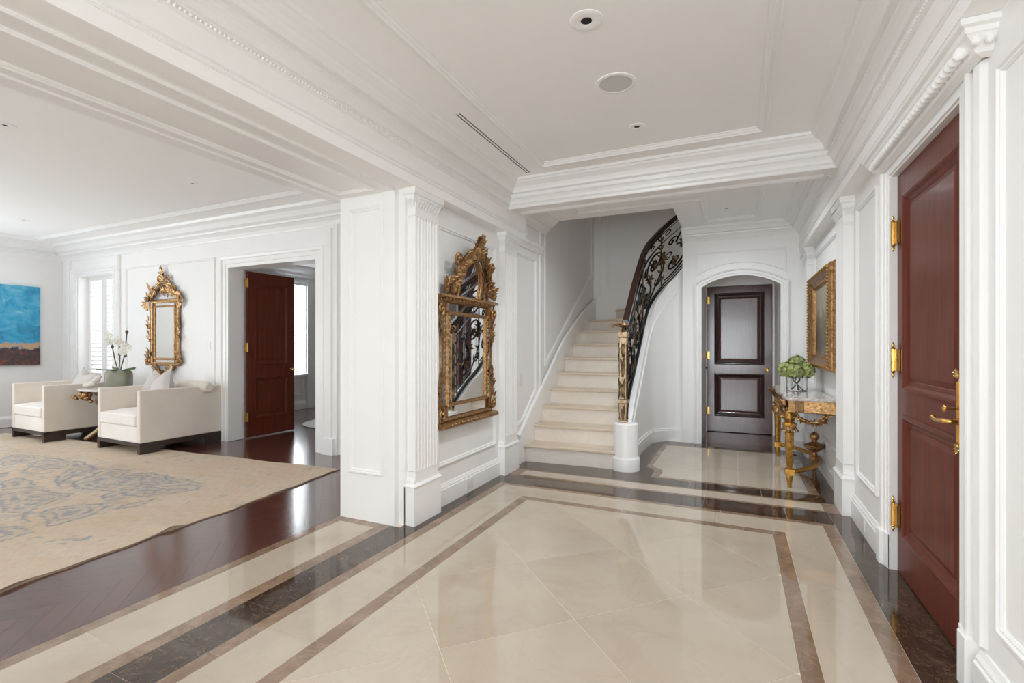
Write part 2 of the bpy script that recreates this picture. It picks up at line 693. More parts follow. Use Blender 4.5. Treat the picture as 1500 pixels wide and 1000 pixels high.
PANEL = [(0, -0.002), (0, 0.010), (0.006, 0.018), (0.016, 0.018), (0.022, 0.010), (0.030, 0.012), (0.038, 0.004), (0.038, -0.002)]
CASING = [(0, -0.005), (0, 0.020), (0.035, 0.020), (0.040, 0.030), (0.078, 0.030), (0.086, 0.044), (0.105, 0.050), (0.118, 0.046), (0.118, -0.005)]
BASEB = [(0, 0), (0.026, 0), (0.026, 0.135), (0.020, 0.142), (0.020, 0.152), (0.012, 0.165), (0.006, 0.18), (0, 0.182)]
# foyer cornice, (offset from the frieze, height)
CORN = [(0, 2.755), (0.010, 2.755), (0.018, 2.765), (0.018, 2.778), (0.030, 2.790), (0.042, 2.790), (0.046, 2.800), (0.052, 2.815), (0.070, 2.835), (0.085, 2.842), (0.085, 2.856), (0.072, 2.862),
        (0.072, 2.880), (0.110, 2.882), (0.116, 2.890), (0.118, 2.905), (0.132, 2.930), (0.160, 2.950), (0.182, 2.962), (0.190, 2.975), (0.205, 2.978), (0.210, 3.0), (0, 3.0)]

FX0, FX1 = -2.26, 0.85          # foyer wall faces
EX0, EX1 = -2.15, 0.735         # entablature faces
NEAR = -5.5
LRX, LRY = -10.98, 4.6          # living room far corner
LRN = -3.2
WOODX = -2.86

# ------------------------------------------------------------------ stone floor of the foyer
TN = -0.4
fl = B()
fl.box(WOODX, 0.95, TN - 0.1, 7.34, -0.05, -0.0007)
floor = struct(fl.build('floor', 'grout'), 'polished cream marble foyer floor with dark brown inlaid borders', 'floor')
J = 0.0008


def tile(poly, mat, name, z=0.0):
    if len(poly) < 3:
        return
    if poly_area(poly) < 0:
        poly = poly[::-1]
    if poly_area(poly) < 0.002:
        return
    b = B()
    b.prism(poly, -0.012, z)
    b.build(name, mat, floor)


tile(rect(WOODX, 0.95, NEAR - 0.1, TN), 'cream', 'border_slab')


def shrink(r, j=J):
    return rect(r[0] + j, r[1] - j, r[2] + j, r[3] - j)


IX0, IX1, IY1 = -1.665, 0.24, 3.95
field = rect(IX0, IX1, TN, IY1)
S = 0.953
dg = J * 1.42 * 1.6
for i in range(-6, 6):
    for j in range(-4, 8):
        s0, s1 = 0.64 + S * i + dg, 0.64 + S * (i + 1) - dg          # x + y
        d0, d1 = -3.04 + S * j + dg, -3.04 + S * (j + 1) - dg        # x - y
        q = [((s + d) / 2, (s - d) / 2) for s, d in ((s0, d0), (s1, d0), (s1, d1), (s0, d1))]
        if poly_area(q) < 0:
            q = q[::-1]
        tile(clip_poly(q, field), 'cream', 'tile')


def strip_y(x0, x1, y0, y1, mat, name, length, start=0.0, mit0=None, mit1=None):
    """pieces of a border that runs along Y; mit1 = (y at x0, y at x1) of the mitred far end"""
    ys = [y0]
    y = y0 + (start if start else length)
    while y < y1 - 0.15:
        ys.append(y)
        y += length
    ys.append(y1)
    for a, c in zip(ys[:-1], ys[1:]):
        p = [(x0 + J, a + J), (x1 - J, a + J), (x1 - J, c - J), (x0 + J, c - J)]
        if c == y1 and mit1:
            p[2] = (x1 - J, mit1[1] - J)
            p[3] = (x0 + J, mit1[0] - J)
        tile(p, mat, name)


def strip_x(x0, x1, y0, y1, mat, name, length, mitl=None, mitr=None):
    xs = [x0]
    x = x0 + length
    while x < x1 - 0.15:
        xs.append(x)
        x += length
    xs.append(x1)
    for a, c in zip(xs[:-1], xs[1:]):
        p = [(a + J, y0 + J), (c - J, y0 + J), (c - J, y1 - J), (a + J, y1 - J)]
        if a == x0 and mitl:
            p[0] = (mitl[0] + J, y0 + J)
            p[3] = (mitl[1] + J, y1 - J)
        if c == x1 and mitr:
            p[1] = (mitr[0] - J, y0 + J)
            p[2] = (mitr[1] - J, y1 - J)
        tile(p, mat, name)


# thin brown inner band
strip_y(-1.75, IX0, TN, 4.03, 'taupe', 'border_strip', 1.15, 0.9, mit1=(4.03, 3.95))
strip_y(IX1, 0.325, TN, 4.03, 'taupe', 'border_strip', 1.15, 0.6, mit1=(3.95, 4.03))
strip_x(-1.75, 0.325, 3.95, 4.03, 'taupe', 'border_strip', 0.9, (IX0, -1.75), (IX1, 0.325))
# cream band round it
strip_y(-2.037, -1.75, TN, 4.295, 'cream', 'tile', 1.25, 0.8, mit1=(4.295, 4.03))
strip_y(0.325, 0.588, TN, 4.295, 'cream', 'tile', 1.25, 1.1, mit1=(4.03, 4.295))
strip_x(-2.037, 0.588, 4.03, 4.295, 'cream', 'tile', 0.95, (-1.75, -2.037), (0.325, 0.588))
# light brown edging and dark outer band
strip_y(-2.115, -2.037, TN, 4.35, 'taupe', 'border_strip', 1.3, 0.5, mit1=(4.35, 4.295))
strip_y(0.588, 0.676, TN, 4.35, 'taupe', 'border_strip', 1.3, 0.7, mit1=(4.295, 4.35))
strip_x(-2.115, 0.676, 4.295, 4.35, 'taupe', 'border_strip', 1.0, (-2.037, -2.115), (0.588, 0.676))
strip_y(-2.352, -2.115, TN, 2.95, 'dark', 'border_strip', 0.62, 0.3)
strip_y(-2.27, -2.115, 2.95, 4.65, 'dark', 'border_strip', 0.62)
strip_y(0.676, 0.95, TN, 4.65, 'dark', 'border_strip', 0.62, 0.2)
strip_x(-2.115, 0.676, 4.35, 4.65, 'dark', 'border_strip', 0.62)
strip_x(-2.27, 0.86, 4.65, 4.69, 'taupe', 'border_strip', 0.9)
strip_x(-2.06, 0.655, 4.69, 4.88, 'cream', 'tile', 0.9)
strip_x(-2.27, -2.06, 4.69, 4.88, 'taupe', 'border_strip', 0.9)
strip_x(0.655, 0.86, 4.69, 4.88, 'taupe', 'border_strip', 0.9)
strip_x(-2.27, 0.86, 4.88, 4.91, 'taupe', 'border_strip', 0.9)
strip_x(-2.27, 0.86, 4.91, 5.15, 'dark', 'border_strip', 0.62)
strip_x(-0.79, 0.68, 5.15, 5.20, 'taupe', 'border_strip', 0.8)
# threshold strip towards the living room
strip_y(-2.445, -2.352, TN, 2.95, 'taupe', 'border_strip', 1.2, 0.7)
strip_y(-2.78, -2.445, TN, 2.87, 'cream', 'tile', 1.05, 0.6)
strip_x(-2.78, -2.445, 2.87, 2.95, 'taupe', 'border_strip', 0.9)
strip_y(WOODX, -2.78, TN, 2.95, 'taupe', 'border_strip', 1.2, 0.9)
# vestibule field: dark ground beside the stairs, brown edging that swells round the newel, cream field
edge = catmull([(-0.80, 5.20), (-0.795, 5.36), (-0.82, 5.49), (-0.895, 5.58), (-0.905, 5.72), (-0.905, 5.95), (-0.905, 6.95)], 6)
inner = catmull([(-0.72, 5.20), (-0.715, 5.38), (-0.735, 5.51), (-0.83, 5.62), (-0.848, 5.74), (-0.848, 5.97), (-0.848, 6.89)], 6)
dk = [(-1.25, 5.15)] + [(-0.79, 5.15)] + list(edge) + [(0.9, 7.0), (0.9, 7.34), (-1.25, 7.34)]
b = B()
b.prism([(-2.27, 5.15), (-0.79, 5.15), (-0.79, 5.20)] + edge + [(-0.905, 7.34), (-2.27, 7.34)], -0.012, 0.0)
b.build('border_slab', 'dark', floor)
b = B()
b.prism(edge + [(-0.905, 6.97), (0.68, 6.97), (0.68, 6.89)] + inner[::-1], -0.012, 0)
b.build('border_strip', 'taupe', floor)
right_x = 0.60
for y0, y1 in ((5.20, 5.80), (5.80, 6.36), (6.36, 6.89)):
    for x0, x1 in ((-0.95, 0.02), (0.02, right_x)):
        if x0 < -0.5:
            seg = [p for p in inner if y0 < p[1] < y1]
            lo = min(inner, key=lambda p: abs(p[1] - y0))
            hi = min(inner, key=lambda p: abs(p[1] - y1))
            pl = [(lo[0] + J, y0 + J), (x1 - J, y0 + J), (x1 - J, y1 - J), (hi[0] + J, y1 - J)] + [(p[0] + J, p[1]) for p in seg[::-1]]
            tile(pl, 'cream', 'tile')
        else:
            tile(shrink((x0, x1, y0, y1)), 'cream', 'tile')
strip_y(right_x, 0.68, 5.20, 6.97, 'taupe', 'border_strip', 0.9)
strip_y(0.68, 0.9, 5.15, 7.2, 'dark', 'border_strip', 0.7)
tile(shrink((-0.905, 0.68, 6.97, 7.2)), 'dark', 'border_slab')
tile(shrink((-0.43, 0.525, 7.2, 7.34)), 'dark', 'border_slab')

# ------------------------------------------------------------------ wooden floors
b = B()
b.box(LRX - 0.2, WOODX, LRN - 0.2, 9.6, -0.05, -0.006)
wfloor = struct(b.build('floor', 'parquet'), 'dark reddish herringbone parquet floor of the living room', 'floor')
n_pl = 0
PW, PL = 0.105, 0.63
regions = [rect(-4.25, WOODX - 0.001, -0.2, 4.6), rect(-6.6, -4.25, 3.75, 4.6)]
ca = math.cos(PI / 4)
for i in range(-70, 110):
    for j in range(-24, 30):
        # one herringbone cell: a plank along each axis of a rotated grid
        for kind in (0, 1):
            if kind == 0:
                r0 = (i * PW + j * 2 * PL, i * PW, PL, PW)
            else:
                r0 = (i * PW + j * 2 * PL + PL, i * PW + PW - PL, PW, PL)
            x, y, w, h = r0
            u = [(x + .0004, y + .0004), (x + w - .0004, y + .0004), (x + w - .0004, y + h - .0004), (x + .0004, y + h - .0004)]
            q = [(-3.6 + ca * (a - c), 2.0 + ca * (a + c)) for a, c in u]
            cx, cy = sum(p[0] for p in q) / 4, sum(p[1] for p in q) / 4
            if not (-6.9 < cx < -2.5 and -0.6 < cy < 5.0):
                continue
            for rg in regions:
                pl = clip_poly(q, rg)
                if len(pl) >= 3 and poly_area(pl) > 0.004 and n_pl < 300:
                    bb = B()
                    bb.prism(pl, -0.012, 0.0)
                    bb.build('plank', 'parquet', wfloor)
                    n_pl += 1
b = B()
b.box(-0.43, 0.525, 7.34, 8.42, -0.05, 0.0)
struct(b.build('floor', 'mahogdark'), 'polished dark wood floor in the arched alcove', 'floor')

# ------------------------------------------------------------------ left wall, jamb, pilasters
b = B()
b.box(-2.85, FX0, 3.0, 4.85, 0, 3.3)
b.box(-2.5, FX0, 4.85, 5.8, 0, 3.3)
b.box(-2.5, FX0 - 0.02, 5.8, 8.7, 0, 5.3)
wall_left = struct(b.build('wall_left', 'wallpaint'), 'white panelled foyer wall behind the gilt mirror, running up the stairs', 'wall')
b = B()
b.box(-2.85, -2.32, 2.95, 3.0, 0, 2.545)
b.build('jamb', 'paint', wall_left)
b = B()
b.mold(rect(-2.76, -2.42, 0.36, 2.42), PANEL, True, on_ny(2.95))
b.build('panel_molding', 'paint', wall_left)
b = B()
b.mold(rect(3.42, 4.50, 0.33, 2.36), PANEL, True, on_px(FX0))
b.build('panel_molding', 'paint', wall_left)
# stair wall panels follow the flight
b = B()
pts = [(5.02, 0.42), (5.22, 0.48), (5.62, 0.80), (5.62, 2.42), (5.02, 2.42)]
b.mold(pts, PANEL, True, on_px(FX0))
b.build('panel_molding', 'paint', wall_left)
b = B()
b.mold([(5.98, 1.08), (8.25, 2.55), (8.25, 4.9), (5.98, 4.9)], PANEL, True, on_px(FX0 - 0.02))
b.build('panel_molding', 'paint', wall_left)
b = B()
b.box(FX0 - 0.02, FX0 + 0.012, 5.76, 5.82, 0.85, 2.95)
b.build('corner_bead', 'paint', wall_left)


def pilaster(wall, x_wall, sgn, y0, y1, z1=2.53, flutes=7):
    """fluted pilaster on a wall; sgn +1 looks towards +X"""
    dep = 0.085
    xw, xf = x_wall, x_wall + sgn * dep

    def path(inset):
        a, c = y0 + inset, y1 - inset
        f = xf - sgn * inset
        if sgn > 0:
            return [(xw - 0.01, c), (f, c), (f, a), (xw - 0.01, a)]
        return [(xw + 0.01, a), (f, a), (f, c), (xw + 0.01, c)]
    ins = 0.028
    ya, yc, f = y0 + ins, y1 - ins, xf - sgn * 0.012
    poly = [(xw - sgn * 0.01, ya), (f, ya)]
    fw = (yc - ya - 0.02) / flutes
    for k in range(flutes):
        s = ya + 0.01 + k * fw
        poly.append((f, s + fw * 0.14))
        for q in range(1, 6):
            t = q / 6
            poly.append((f - sgn * 0.013 * math.sin(PI * t), s + fw * (0.14 + 0.72 * t)))
        poly.append((f, s + fw * 0.86))
    poly += [(f, yc), (xw - sgn * 0.01, yc)]
    sh = B()
    sh.prism(poly, 0.40, z1 - 0.20)
    sh.prism([(xw - sgn * 0.01, ya), (f, ya), (f, yc), (xw - sgn * 0.01, yc)], 0.33, 0.402)
    sh.prism([(xw - sgn * 0.01, ya), (f, ya), (f, yc), (xw - sgn * 0.01, yc)], z1 - 0.202, z1 - 0.02)
    pil = sh.build('pilaster', 'paint', wall)
    pl = B()
    pl.prism(path(0), 0, 0.285)
    pl.mold(path(0), [(-0.012, 0.285), (0.006, 0.285), (0.008, 0.295), (0.0, 0.305), (-0.010, 0.315), (-0.012, 0.335), (-0.026, 0.35), (-0.030, 0.36)])
    pl.build('plinth', 'paint', pil)
    cp = B()
    P0 = path(ins)
    cp.mold(P0, [(-0.015, z1 - 0.215), (0.008, z1 - 0.215), (0.012, z1 - 0.205), (0.004, z1 - 0.195), (-0.015, z1 - 0.195)])
    cp.mold(P0, [(-0.015, z1 - 0.125), (0.004, z1 - 0.12), (0.010, z1 - 0.105), (0.022, z1 - 0.085), (0.030, z1 - 0.06), (0.030, z1 - 0.05), (0.040, z1 - 0.045), (0.046, z1 - 0.025), (0.046, z1 - 0.0), (-0.015, z1)])
    cap = cp.build('capital', 'paint', pil)
    lf = B()
    n = 8
    for k in range(n):
        y = ya + (k + 0.5) * (yc - ya) / n
        lf.leaf((f, y, z1 - 0.135), (sgn * 0.25, 0, 1), (sgn, 0, -0.1), 0.062, (yc - ya) / n * 0.95, 0.45, 0.003)
    for s2, y in ((-1, ya), (1, yc)):
        for k in range(2):
            x = xw + sgn * (0.02 + 0.032 * k)
            lf.leaf((x, y, z1 - 0.135), (0, s2 * 0.25, 1), (0, s2, -0.1), 0.062, 0.032, 0.45, 0.003)
    lf.build('carved_leaves', 'paint', pil, smooth=40)
    return pil


pilaster(wall_left, FX0, 1, 3.0, 3.36)
pilaster(wall_left, FX0, 1, 4.57, 4.93)

# entablature on the left, with the panelled soffit over the opening to the living room
b = B()
b.box(-2.85, EX0, NEAR, 5.07, 2.53, 3.05)
ent_left = struct(b.build('trim_1', 'ceil'), 'plain white beam over the wide opening to the living room', 'beam')
b = B()
b.box(-2.86, -2.32, NEAR, 2.955, 2.512, 2.531)
b.build('soffit_board', 'paint', ent_left)
b = B()
b.mold(rect(-2.76, -2.42, NEAR + 0.1, 2.85), PANEL, True, on_ceil(2.512))
b.build('panel_molding', 'paint', ent_left)
b = B()
b.box(-2.95, -2.85, NEAR, 2.98, 2.50, 2.62)
b.build('living_room_casing', 'paint', ent_left)
b = B()
for z in (2.60, 2.625):
    b.mold([(EX0, NEAR), (EX0, 5.07)], [(0, z), (-0.006, z), (-0.009, z + 0.005), (-0.006, z + 0.01), (0, z + 0.01)])
b.build('fascia_bead', 'paint', ent_left)

# baseboards of the foyer
b = B()
b.mold([(FX0, 4.58), (FX0, 3.35)], BASEB)
struct(b.build('baseboard_left', 'paint'), 'white baseboard under the gilt mirror between two pilasters', 'baseboard')

# ------------------------------------------------------------------ right wall and its trim
DY0, DY1, DZ = 2.60, 3.64, 2.376
b = B()
b.box(FX1, 1.1, NEAR, DY0, 0, 3.05)
b.box(FX1, 1.1, DY1, 8.66, 0, 3.05)
b.box(FX1, 1.1, DY0, DY1, DZ, 3.05)
wall_right = struct(b.build('wall_right', 'wallpaint'), 'white panelled wall on the right around the entrance door', 'wall')
pilaster(wall_right, FX1, -1, 4.62, 4.97)
pilaster(wall_right, FX1, -1, 6.80, 7.12)
b = B()
b.mold(rect(3.90, 4.50, 0.36, 2.40), PANEL, True, on_nx(FX1))
b.build('panel_molding', 'paint', wall_right)
b = B()
b.mold(rect(1.0, 2.29, 0.33, 2.34), PANEL, True, on_nx(FX1))
b.build('panel_molding', 'paint', wall_right)
b = B()
b.mold(rect(5.10, 6.68, 0.36, 2.40), PANEL, True, on_nx(FX1))
b.build('panel_molding', 'paint', wall_right)
b = B()
b.mold([(FX1, 3.77), (FX1, 4.63)], BASEB)
b.mold([(FX1, 4.96), (FX1, 6.81)], BASEB)
b.mold([(FX1, NEAR), (FX1, 2.42)], [(p[0] * 1.2, p[1] * 1.12) for p in BASEB])
struct(b.build('baseboard_right', 'paint'), 'white baseboard along the right wall beside the entrance door', 'baseboard')

b = B()
b.box(EX1, 1.1, NEAR, 7.2, 2.53, 3.05)
ent_right = struct(b.build('trim_2', 'ceil'), 'plain white frieze above the entrance door and right pilasters', 'frieze')
b = B()
for z in (2.60, 2.625):
    b.mold([(EX1, NEAR), (EX1, 7.2)], [(0, z), (0.006, z), (0.009, z + 0.005), (0.006, z + 0.01), (0, z + 0.01)])
b.build('fascia_bead', 'paint', ent_right)

# casing of the entrance door with a carved cornice
b = B()
b.mold([(DY1, 0.0), (DY1, DZ), (DY0, DZ), (DY0, 0.0)], [(-d, c * 0.6) for d, c in CASING], False, on_nx(FX1))
b.box(FX1 - 0.008, 0.94, DY1 - 0.006, DY1 + 0.005, 0, DZ)
b.box(FX1 - 0.008, 0.94, DY0 - 0.005, DY0 + 0.0, 0, DZ)
b.box(FX1, 0.94, DY0, DY1, DZ - 0.01, DZ + 0.005)
casing1 = struct(b.build('trim_3', 'paint'), 'white casing round the red mahogany entrance door with carved cornice', 'door casing')
b = B()
hy0, hy1 = 2.36, 3.72
ret = [(FX1 + 0.01, hy0), (FX1 - 0.03, hy0), (FX1 - 0.03, hy1), (FX1 + 0.01, hy1)]
b.mold(ret, [(-0.01, 2.415), (0.02, 2.425), (0.026, 2.435), (0.022, 2.442), (0.024, 2.445), (0.055, 2.478), (0.062, 2.482), (0.066, 2.50), (0.082, 2.506), (0.084, 2.528), (-0.01, 2.528)])
b.build('head_cornice', 'paint', casing1)
b = B()
n = 30
for k in range(n):
    y = hy0 + 0.01 + (k + 0.5) * (hy1 - hy0 - 0.02) / n
    b.ball((FX1 - 0.071, y, 2.462), 0.024, 0.019, 0.036, 8, 6, Matrix.Rotation(math.radians(40), 3, 'Y'))
for s2, y in ((-1, hy0 - 0.04), (1, hy1 + 0.04)):
    for k in range(2):
        b.ball((FX1 - 0.02 - 0.035 * k, y, 2.462), 0.0155, 0.019, 0.026, 8, 6, Matrix.Rotation(math.radians(35 * s2), 3, 'X'))
b.build('carved_gadroons', 'paint', casing1, smooth=60)
b = B()
b.mold([(DY0 - 0.008, 0.22), (DY0 - 0.008, 2.44)], [(0.14, 0), (0.14, 0.018), (0.155, 0.022), (0.19, 0.018), (0.20, 0.008), (0.21, 0.0)], False, on_nx(FX1))
b.build('back_band', 'paint', casing1)
for pl_c in ([(FX1 + .01, DY0 - 0.135), (FX1 - 0.040, DY0 - 0.135), (FX1 - 0.040, DY0 - 0.06), (FX1 - 0.024, DY0 - 0.045), (FX1 - 0.016, DY0), (FX1 + .01, DY0)],
             [(FX1 + .01, DY1), (FX1 - 0.016, DY1), (FX1 - 0.026, DY1 + 0.045), (FX1 - 0.045, DY1 + 0.06), (FX1 - 0.045, DY1 + 0.13), (FX1 + .01, DY1 + 0.13)]):
    b = B()
    b.prism(pl_c, 0, 0.21)
    b.build('casing_plinth', 'paint', casing1, bevel=0.004)


# ------------------------------------------------------------------ panelled doors
def panel_door(name, label, w, h, t, rails, stile, mat, edge_mat, loc, rotz):
    """local: x across 0..w, y thickness 0..t (front face y=0), z up. rails: [(z0,z1) ...] of the horizontal rails"""
    d = thing(name, label, 'door', loc, rotz, kind='structure')
    ORG[d.name] = (0, 0, 0)
    for x0, x1 in ((0, stile), (w - stile, w)):
        B().box(x0, x1, 0, t, 0, h).build('stile', mat, d, bevel=0.002)
    for z0, z1 in rails:
        B().box(stile, w - stile, 0, t, z0, z1).build('rail', mat, d)
    for (a0, a1), (c0, c1) in zip(rails[:-1], rails[1:]):
        z0, z1 = a1, c0
        x0, x1 = stile, w - stile
        p = B()
        p.box(x0, x1, t * 0.35, t * 0.65, z0, z1)
        for side in (0, 1):
            ya = t * 0.35 if side == 0 else t * 0.65
            yb = 0.008 if side == 0 else t - 0.008
            i1, i2 = 0.055, 0.085
            o = [(x0 + i1, ya, z0 + i1), (x1 - i1, ya, z0 + i1), (x1 - i1, ya, z1 - i1), (x0 + i1, ya, z1 - i1)]
            q = [(x0 + i2, yb, z0 + i2), (x1 - i2, yb, z0 + i2), (x1 - i2, yb, z1 - i2), (x0 + i2, yb, z1 - i2)]
            p.add(o + q, [(0, 1, 5, 4), (1, 2, 6, 5), (2, 3, 7, 6), (3, 0, 4, 7), (4, 5, 6, 7)])
        pn = p.build('door_panel', mat, d)
        m = B()
        for side in (0, 1):
            xf = (lambda a, c, e: (a, -e, c)) if side == 0 else (lambda a, c, e: (a, t + e, c))
            m.mold(rect(x0, x1, z0, z1), [(-0.012, -0.001), (-0.012, 0.004), (0.004, 0.008), (0.016, 0.004), (0.030, -0.008), (0.050, -0.013), (0.056, -t * 0.35)], True, xf)
        m.build('panel_molding', edge_mat, pn)
    return d


def hinge(door, x, y, z, h=0.13, finial=True, w=0.034):
    b = B()
    b.tube([(x, y, z - h / 2), (x, y, z + h / 2)], 0.011, 10)
    b.box(x - w, x + w * 1.8, y + 0.004, y + 0.018, z - h / 2, z + h / 2)
    if finial:
        for s in (-1, 1):
            b.lathe([(0.009, 0), (0.012, 0.008), (0.006, 0.016), (0.009, 0.024), (0.002, 0.042)] if s > 0 else [(0.002, -0.042), (0.009, -0.024), (0.006, -0.016), (0.012, -0.008), (0.009, 0)], (x, y, z + s * h / 2), 10)
    return b.build('hinge', 'brass', door, smooth=40)


# entrance door on the right: hinge side far, lock side near
W1 = DY1 - DY0 - 0.016
door1 = panel_door('door_1', 'large glossy red mahogany entrance door with long brass handle plate', W1, DZ - 0.018, 0.05,
                   [(0.006, 0.235), (0.935, 1.09), (2.215, DZ - 0.018)], 0.125, 'mahogany', 'mahogany', (0.882, DY1 - 0.008, 0.004), -PI / 2)
for z in (0.335, 1.26, 2.02):
    hinge(door1, 0.0, -0.022, z)
pl = B()
hx = W1 - 0.085
pl.prism([(hx - .030, .90), (hx - .012, .885), (hx + .012, .885), (hx + .030, .90), (hx + .030, 1.20), (hx + .022, 1.235), (hx, 1.252), (hx - .022, 1.235), (hx - .030, 1.20)], 0.0, 0.010, lambda a, c, e: (a, -e, c))
plate = pl.build('handle_plate', 'brass', door1, bevel=0.004)
b = B()
for z, s in ((1.215, 1), (0.915, -1)):
    for k in range(7):
        a = PI * k / 6
        b.leaf((hx, -0.012, z), (math.cos(a), -0.15, s * math.sin(a)), (0, -1, 0), 0.034, 0.018, 0.2, 0.002)
    b.ball((hx, -0.018, z), 0.012)
for s in (-1, 1):
    b.tube([(hx + s * 0.022, -0.012, 0.93), (hx + s * 0.022, -0.012, 1.19)], 0.005, 6)
b.build('plate_ornament', 'brass', plate, smooth=40)
b = B()
b.tube(catmull([(hx, -0.01, 1.02), (hx, -0.055, 1.02), (hx - 0.02, -0.066, 1.02), (hx - 0.09, -0.068, 1.014), (hx - 0.13, -0.068, 1.026)], 5), [0.013] * 5 + [0.011] * 5 + [0.010] * 5 + [0.009] * 4 + [0.011, 0.007], 10)
b.build('lever', 'brass', door1, smooth=40)
b = B()
b.tube([(hx, -0.01, 1.075), (hx, -0.06, 1.075)], 0.006, 8)
b.ball((hx, -0.064, 1.075), 0.016, 0.008, 0.016)
b.build('turn_knob', 'brass', door1, smooth=40)

# ------------------------------------------------------------------ arched wall at the back
AX0, AX1 = -0.43, 0.525
AY = 7.2
SPR, APX = 2.147, 2.29
half = (AX1 - AX0) / 2
rise = APX - SPR
RAD = (half * half + rise * rise) / (2 * rise)
acx, acz = (AX0 + AX1) / 2, APX - RAD


def arch_pts(off=0.0, n=20):
    h2, rr = half + off, RAD + off
    a = math.asin(min(1, h2 / rr))
    return [(acx + rr * math.sin(-a + 2 * a * k / n), acz + rr * math.cos(-a + 2 * a * k / n)) for k in range(n + 1)]


b = B()
b.box(-0.68, AX0, AY, AY + 0.12, 0, 2.95)
b.box(AX1, FX1, AY, AY + 0.12, 0, 2.95)
ap = arch_pts()
vs, fs = [], []
for x, z in ap:
    vs += [(x, AY, z), (x, AY, 2.95), (x, AY + 0.12, z), (x, AY + 0.12, 2.95)]
for k in range(len(ap) - 1):
    o = 4 * k
    fs += [(o, o + 4, o + 5, o + 1), (o + 2, o + 3, o + 7, o + 6), (o, o + 2, o + 6, o + 4), (o + 1, o + 5, o + 7, o + 3)]
b.add(vs, fs)
b.box(AX0 - 0.05, AX0, AY + 0.12, 8.42, 0, 2.42)
b.box(AX1, AX1 + 0.05, AY + 0.12, 8.42, 0, 2.42)
b.box(AX0 - 0.05, AX1 + 0.05, AY + 0.12, 8.42, 2.42, 2.47)
b.box(AX0 - 0.05, AX1 + 0.05, 8.40, 8.45, 0, 2.42)
wall_back = struct(b.build('wall_back', 'paint'), 'white end wall with a shallow arched alcove round the dark door', 'wall')
b = B()
outer_path = [(AX0, 0.0)] + [(x, z) for x, z in arch_pts()] + [(AX1, 0.0)]
b.mold(outer_path, [(d * 0.8, c) for d, c in CASING], False, on_ny(AY))
b.build('arch_casing', 'paint', wall_back)
b = B()
pa = arch_pts(0.17)
pa = [p for p in pa if -0.49 < p[0] < 0.585]
b.mold([(-0.50, 2.63), (-0.50, 2.27)] + pa + [(0.595, 2.27), (0.595, 2.63)], [(d * 0.7, c * 0.8) for d, c in PANEL], True, on_ny(AY))
b.build('panel_molding', 'paint', wall_back)
b = B()
b.mold([(-0.505, AY), (-0.68, AY), (-0.68, AY + 0.1)], [(-p[0], p[1]) for p in BASEB])
b.mold([(FX1 - 0.08, AY), (AX1 + 0.09, AY)], [(p[0], p[1]) for p in BASEB])
struct(b.build('baseboard_back', 'paint'), 'short white baseboard beside the arched alcove', 'baseboard')
# lintel and jambs of the far door
b = B()
b.box(AX0, AX1, 8.28, 8.36, 2.275, 2.42)
b.box(AX0, -0.414, 8.28, 8.36, 0, 2.275)
b.box(0.498, AX1, 8.28, 8.36, 0, 2.275)
b.build('door_frame', 'paint', wall_back)
door2 = panel_door('door_2', 'dark glossy two-panel door inside the white arched alcove', 0.906, 2.255, 0.045,
                   [(0.0, 0.25), (0.895, 1.056), (2.145, 2.255)], 0.115, 'mahogdark', 'mahogedge', (-0.412, 8.30, 0.010), 0)
b = B()
b.lathe([(0.028, 0), (0.028, 0.006), (0.012, 0.010), (0.010, 0.035), (0.026, 0.045), (0.028, 0.06), (0.016, 0.072)], (0, 0, 0), 16)
b.v = [(x + 0.84, -z, y + 0.975) for x, y, z in b.v]
b.build('knob', 'brass', door2, smooth=40)
for z in (0.32, 1.19, 2.05):
    hinge(door2, -0.006, -0.016, z, 0.11, False, 0.022)
b = B()
b.tube([(-0.01, -0.02, 0.99), (-0.01, -0.05, 0.99)], 0.016, 10)
b.build('door_stop', 'black', door2)

# ------------------------------------------------------------------ ceilings and cornices
b = B()
b.box(-2.85, 1.1, NEAR - 0.1, 4.62, 3.0, 3.05)
ceiling = struct(b.build('ceiling', 'ceil'), 'white foyer ceiling with raised rectangular moulding', 'ceiling')
b = B()
b.mold(rect(-1.64, 0.22, NEAR + 0.9, 4.185), [(0, -0.002), (0, 0.012), (0.012, 0.020), (0.020, 0.030), (0.045, 0.034), (0.052, 0.024), (0.062, 0.020), (0.070, 0.008), (0.080, 0.006), (0.080, -0.002)], True, on_ceil(3.0))
b.build('tray_molding', 'paint', ceiling)
b = B()
b.mold(rect(EX0, EX1, NEAR, 4.58), CORN, True)
corn = struct(b.build('trim_4', 'paint'), 'stepped white crown cornice running round the foyer ceiling', 'cornice')
b = B()
nb = int((4.58 - NEAR) / 0.022)
for side, x in ((1, EX0 + 0.020), (-1, EX1 - 0.020)):
    for k in range(nb):
        y = NEAR + (k + 0.5) * 0.022
        if y < 0.6:
            continue
        b.ball((x, y, 2.772), 0.009, 0.0095, 0.009, 6, 4)
beads = b.build('bead_row', 'paint', corn, smooth=60)
beads['kind'] = 'stuff'
b = B()
b.box(-2.26, FX1, 4.58, 4.90, 2.80, 3.05)
beam = struct(b.build('trim_5', 'ceil'), 'white cross beam between foyer and stair hall ceilings', 'beam')
b = B()
b.mold([(EX0 + 0.02, 4.90), (EX1 - 0.06, 4.90)], [(-0.05, 2.80), (-0.05, 2.788), (-0.03, 2.778), (0.01, 2.778), (0.02, 2.80)])
b.build('beam_bead', 'paint', beam)
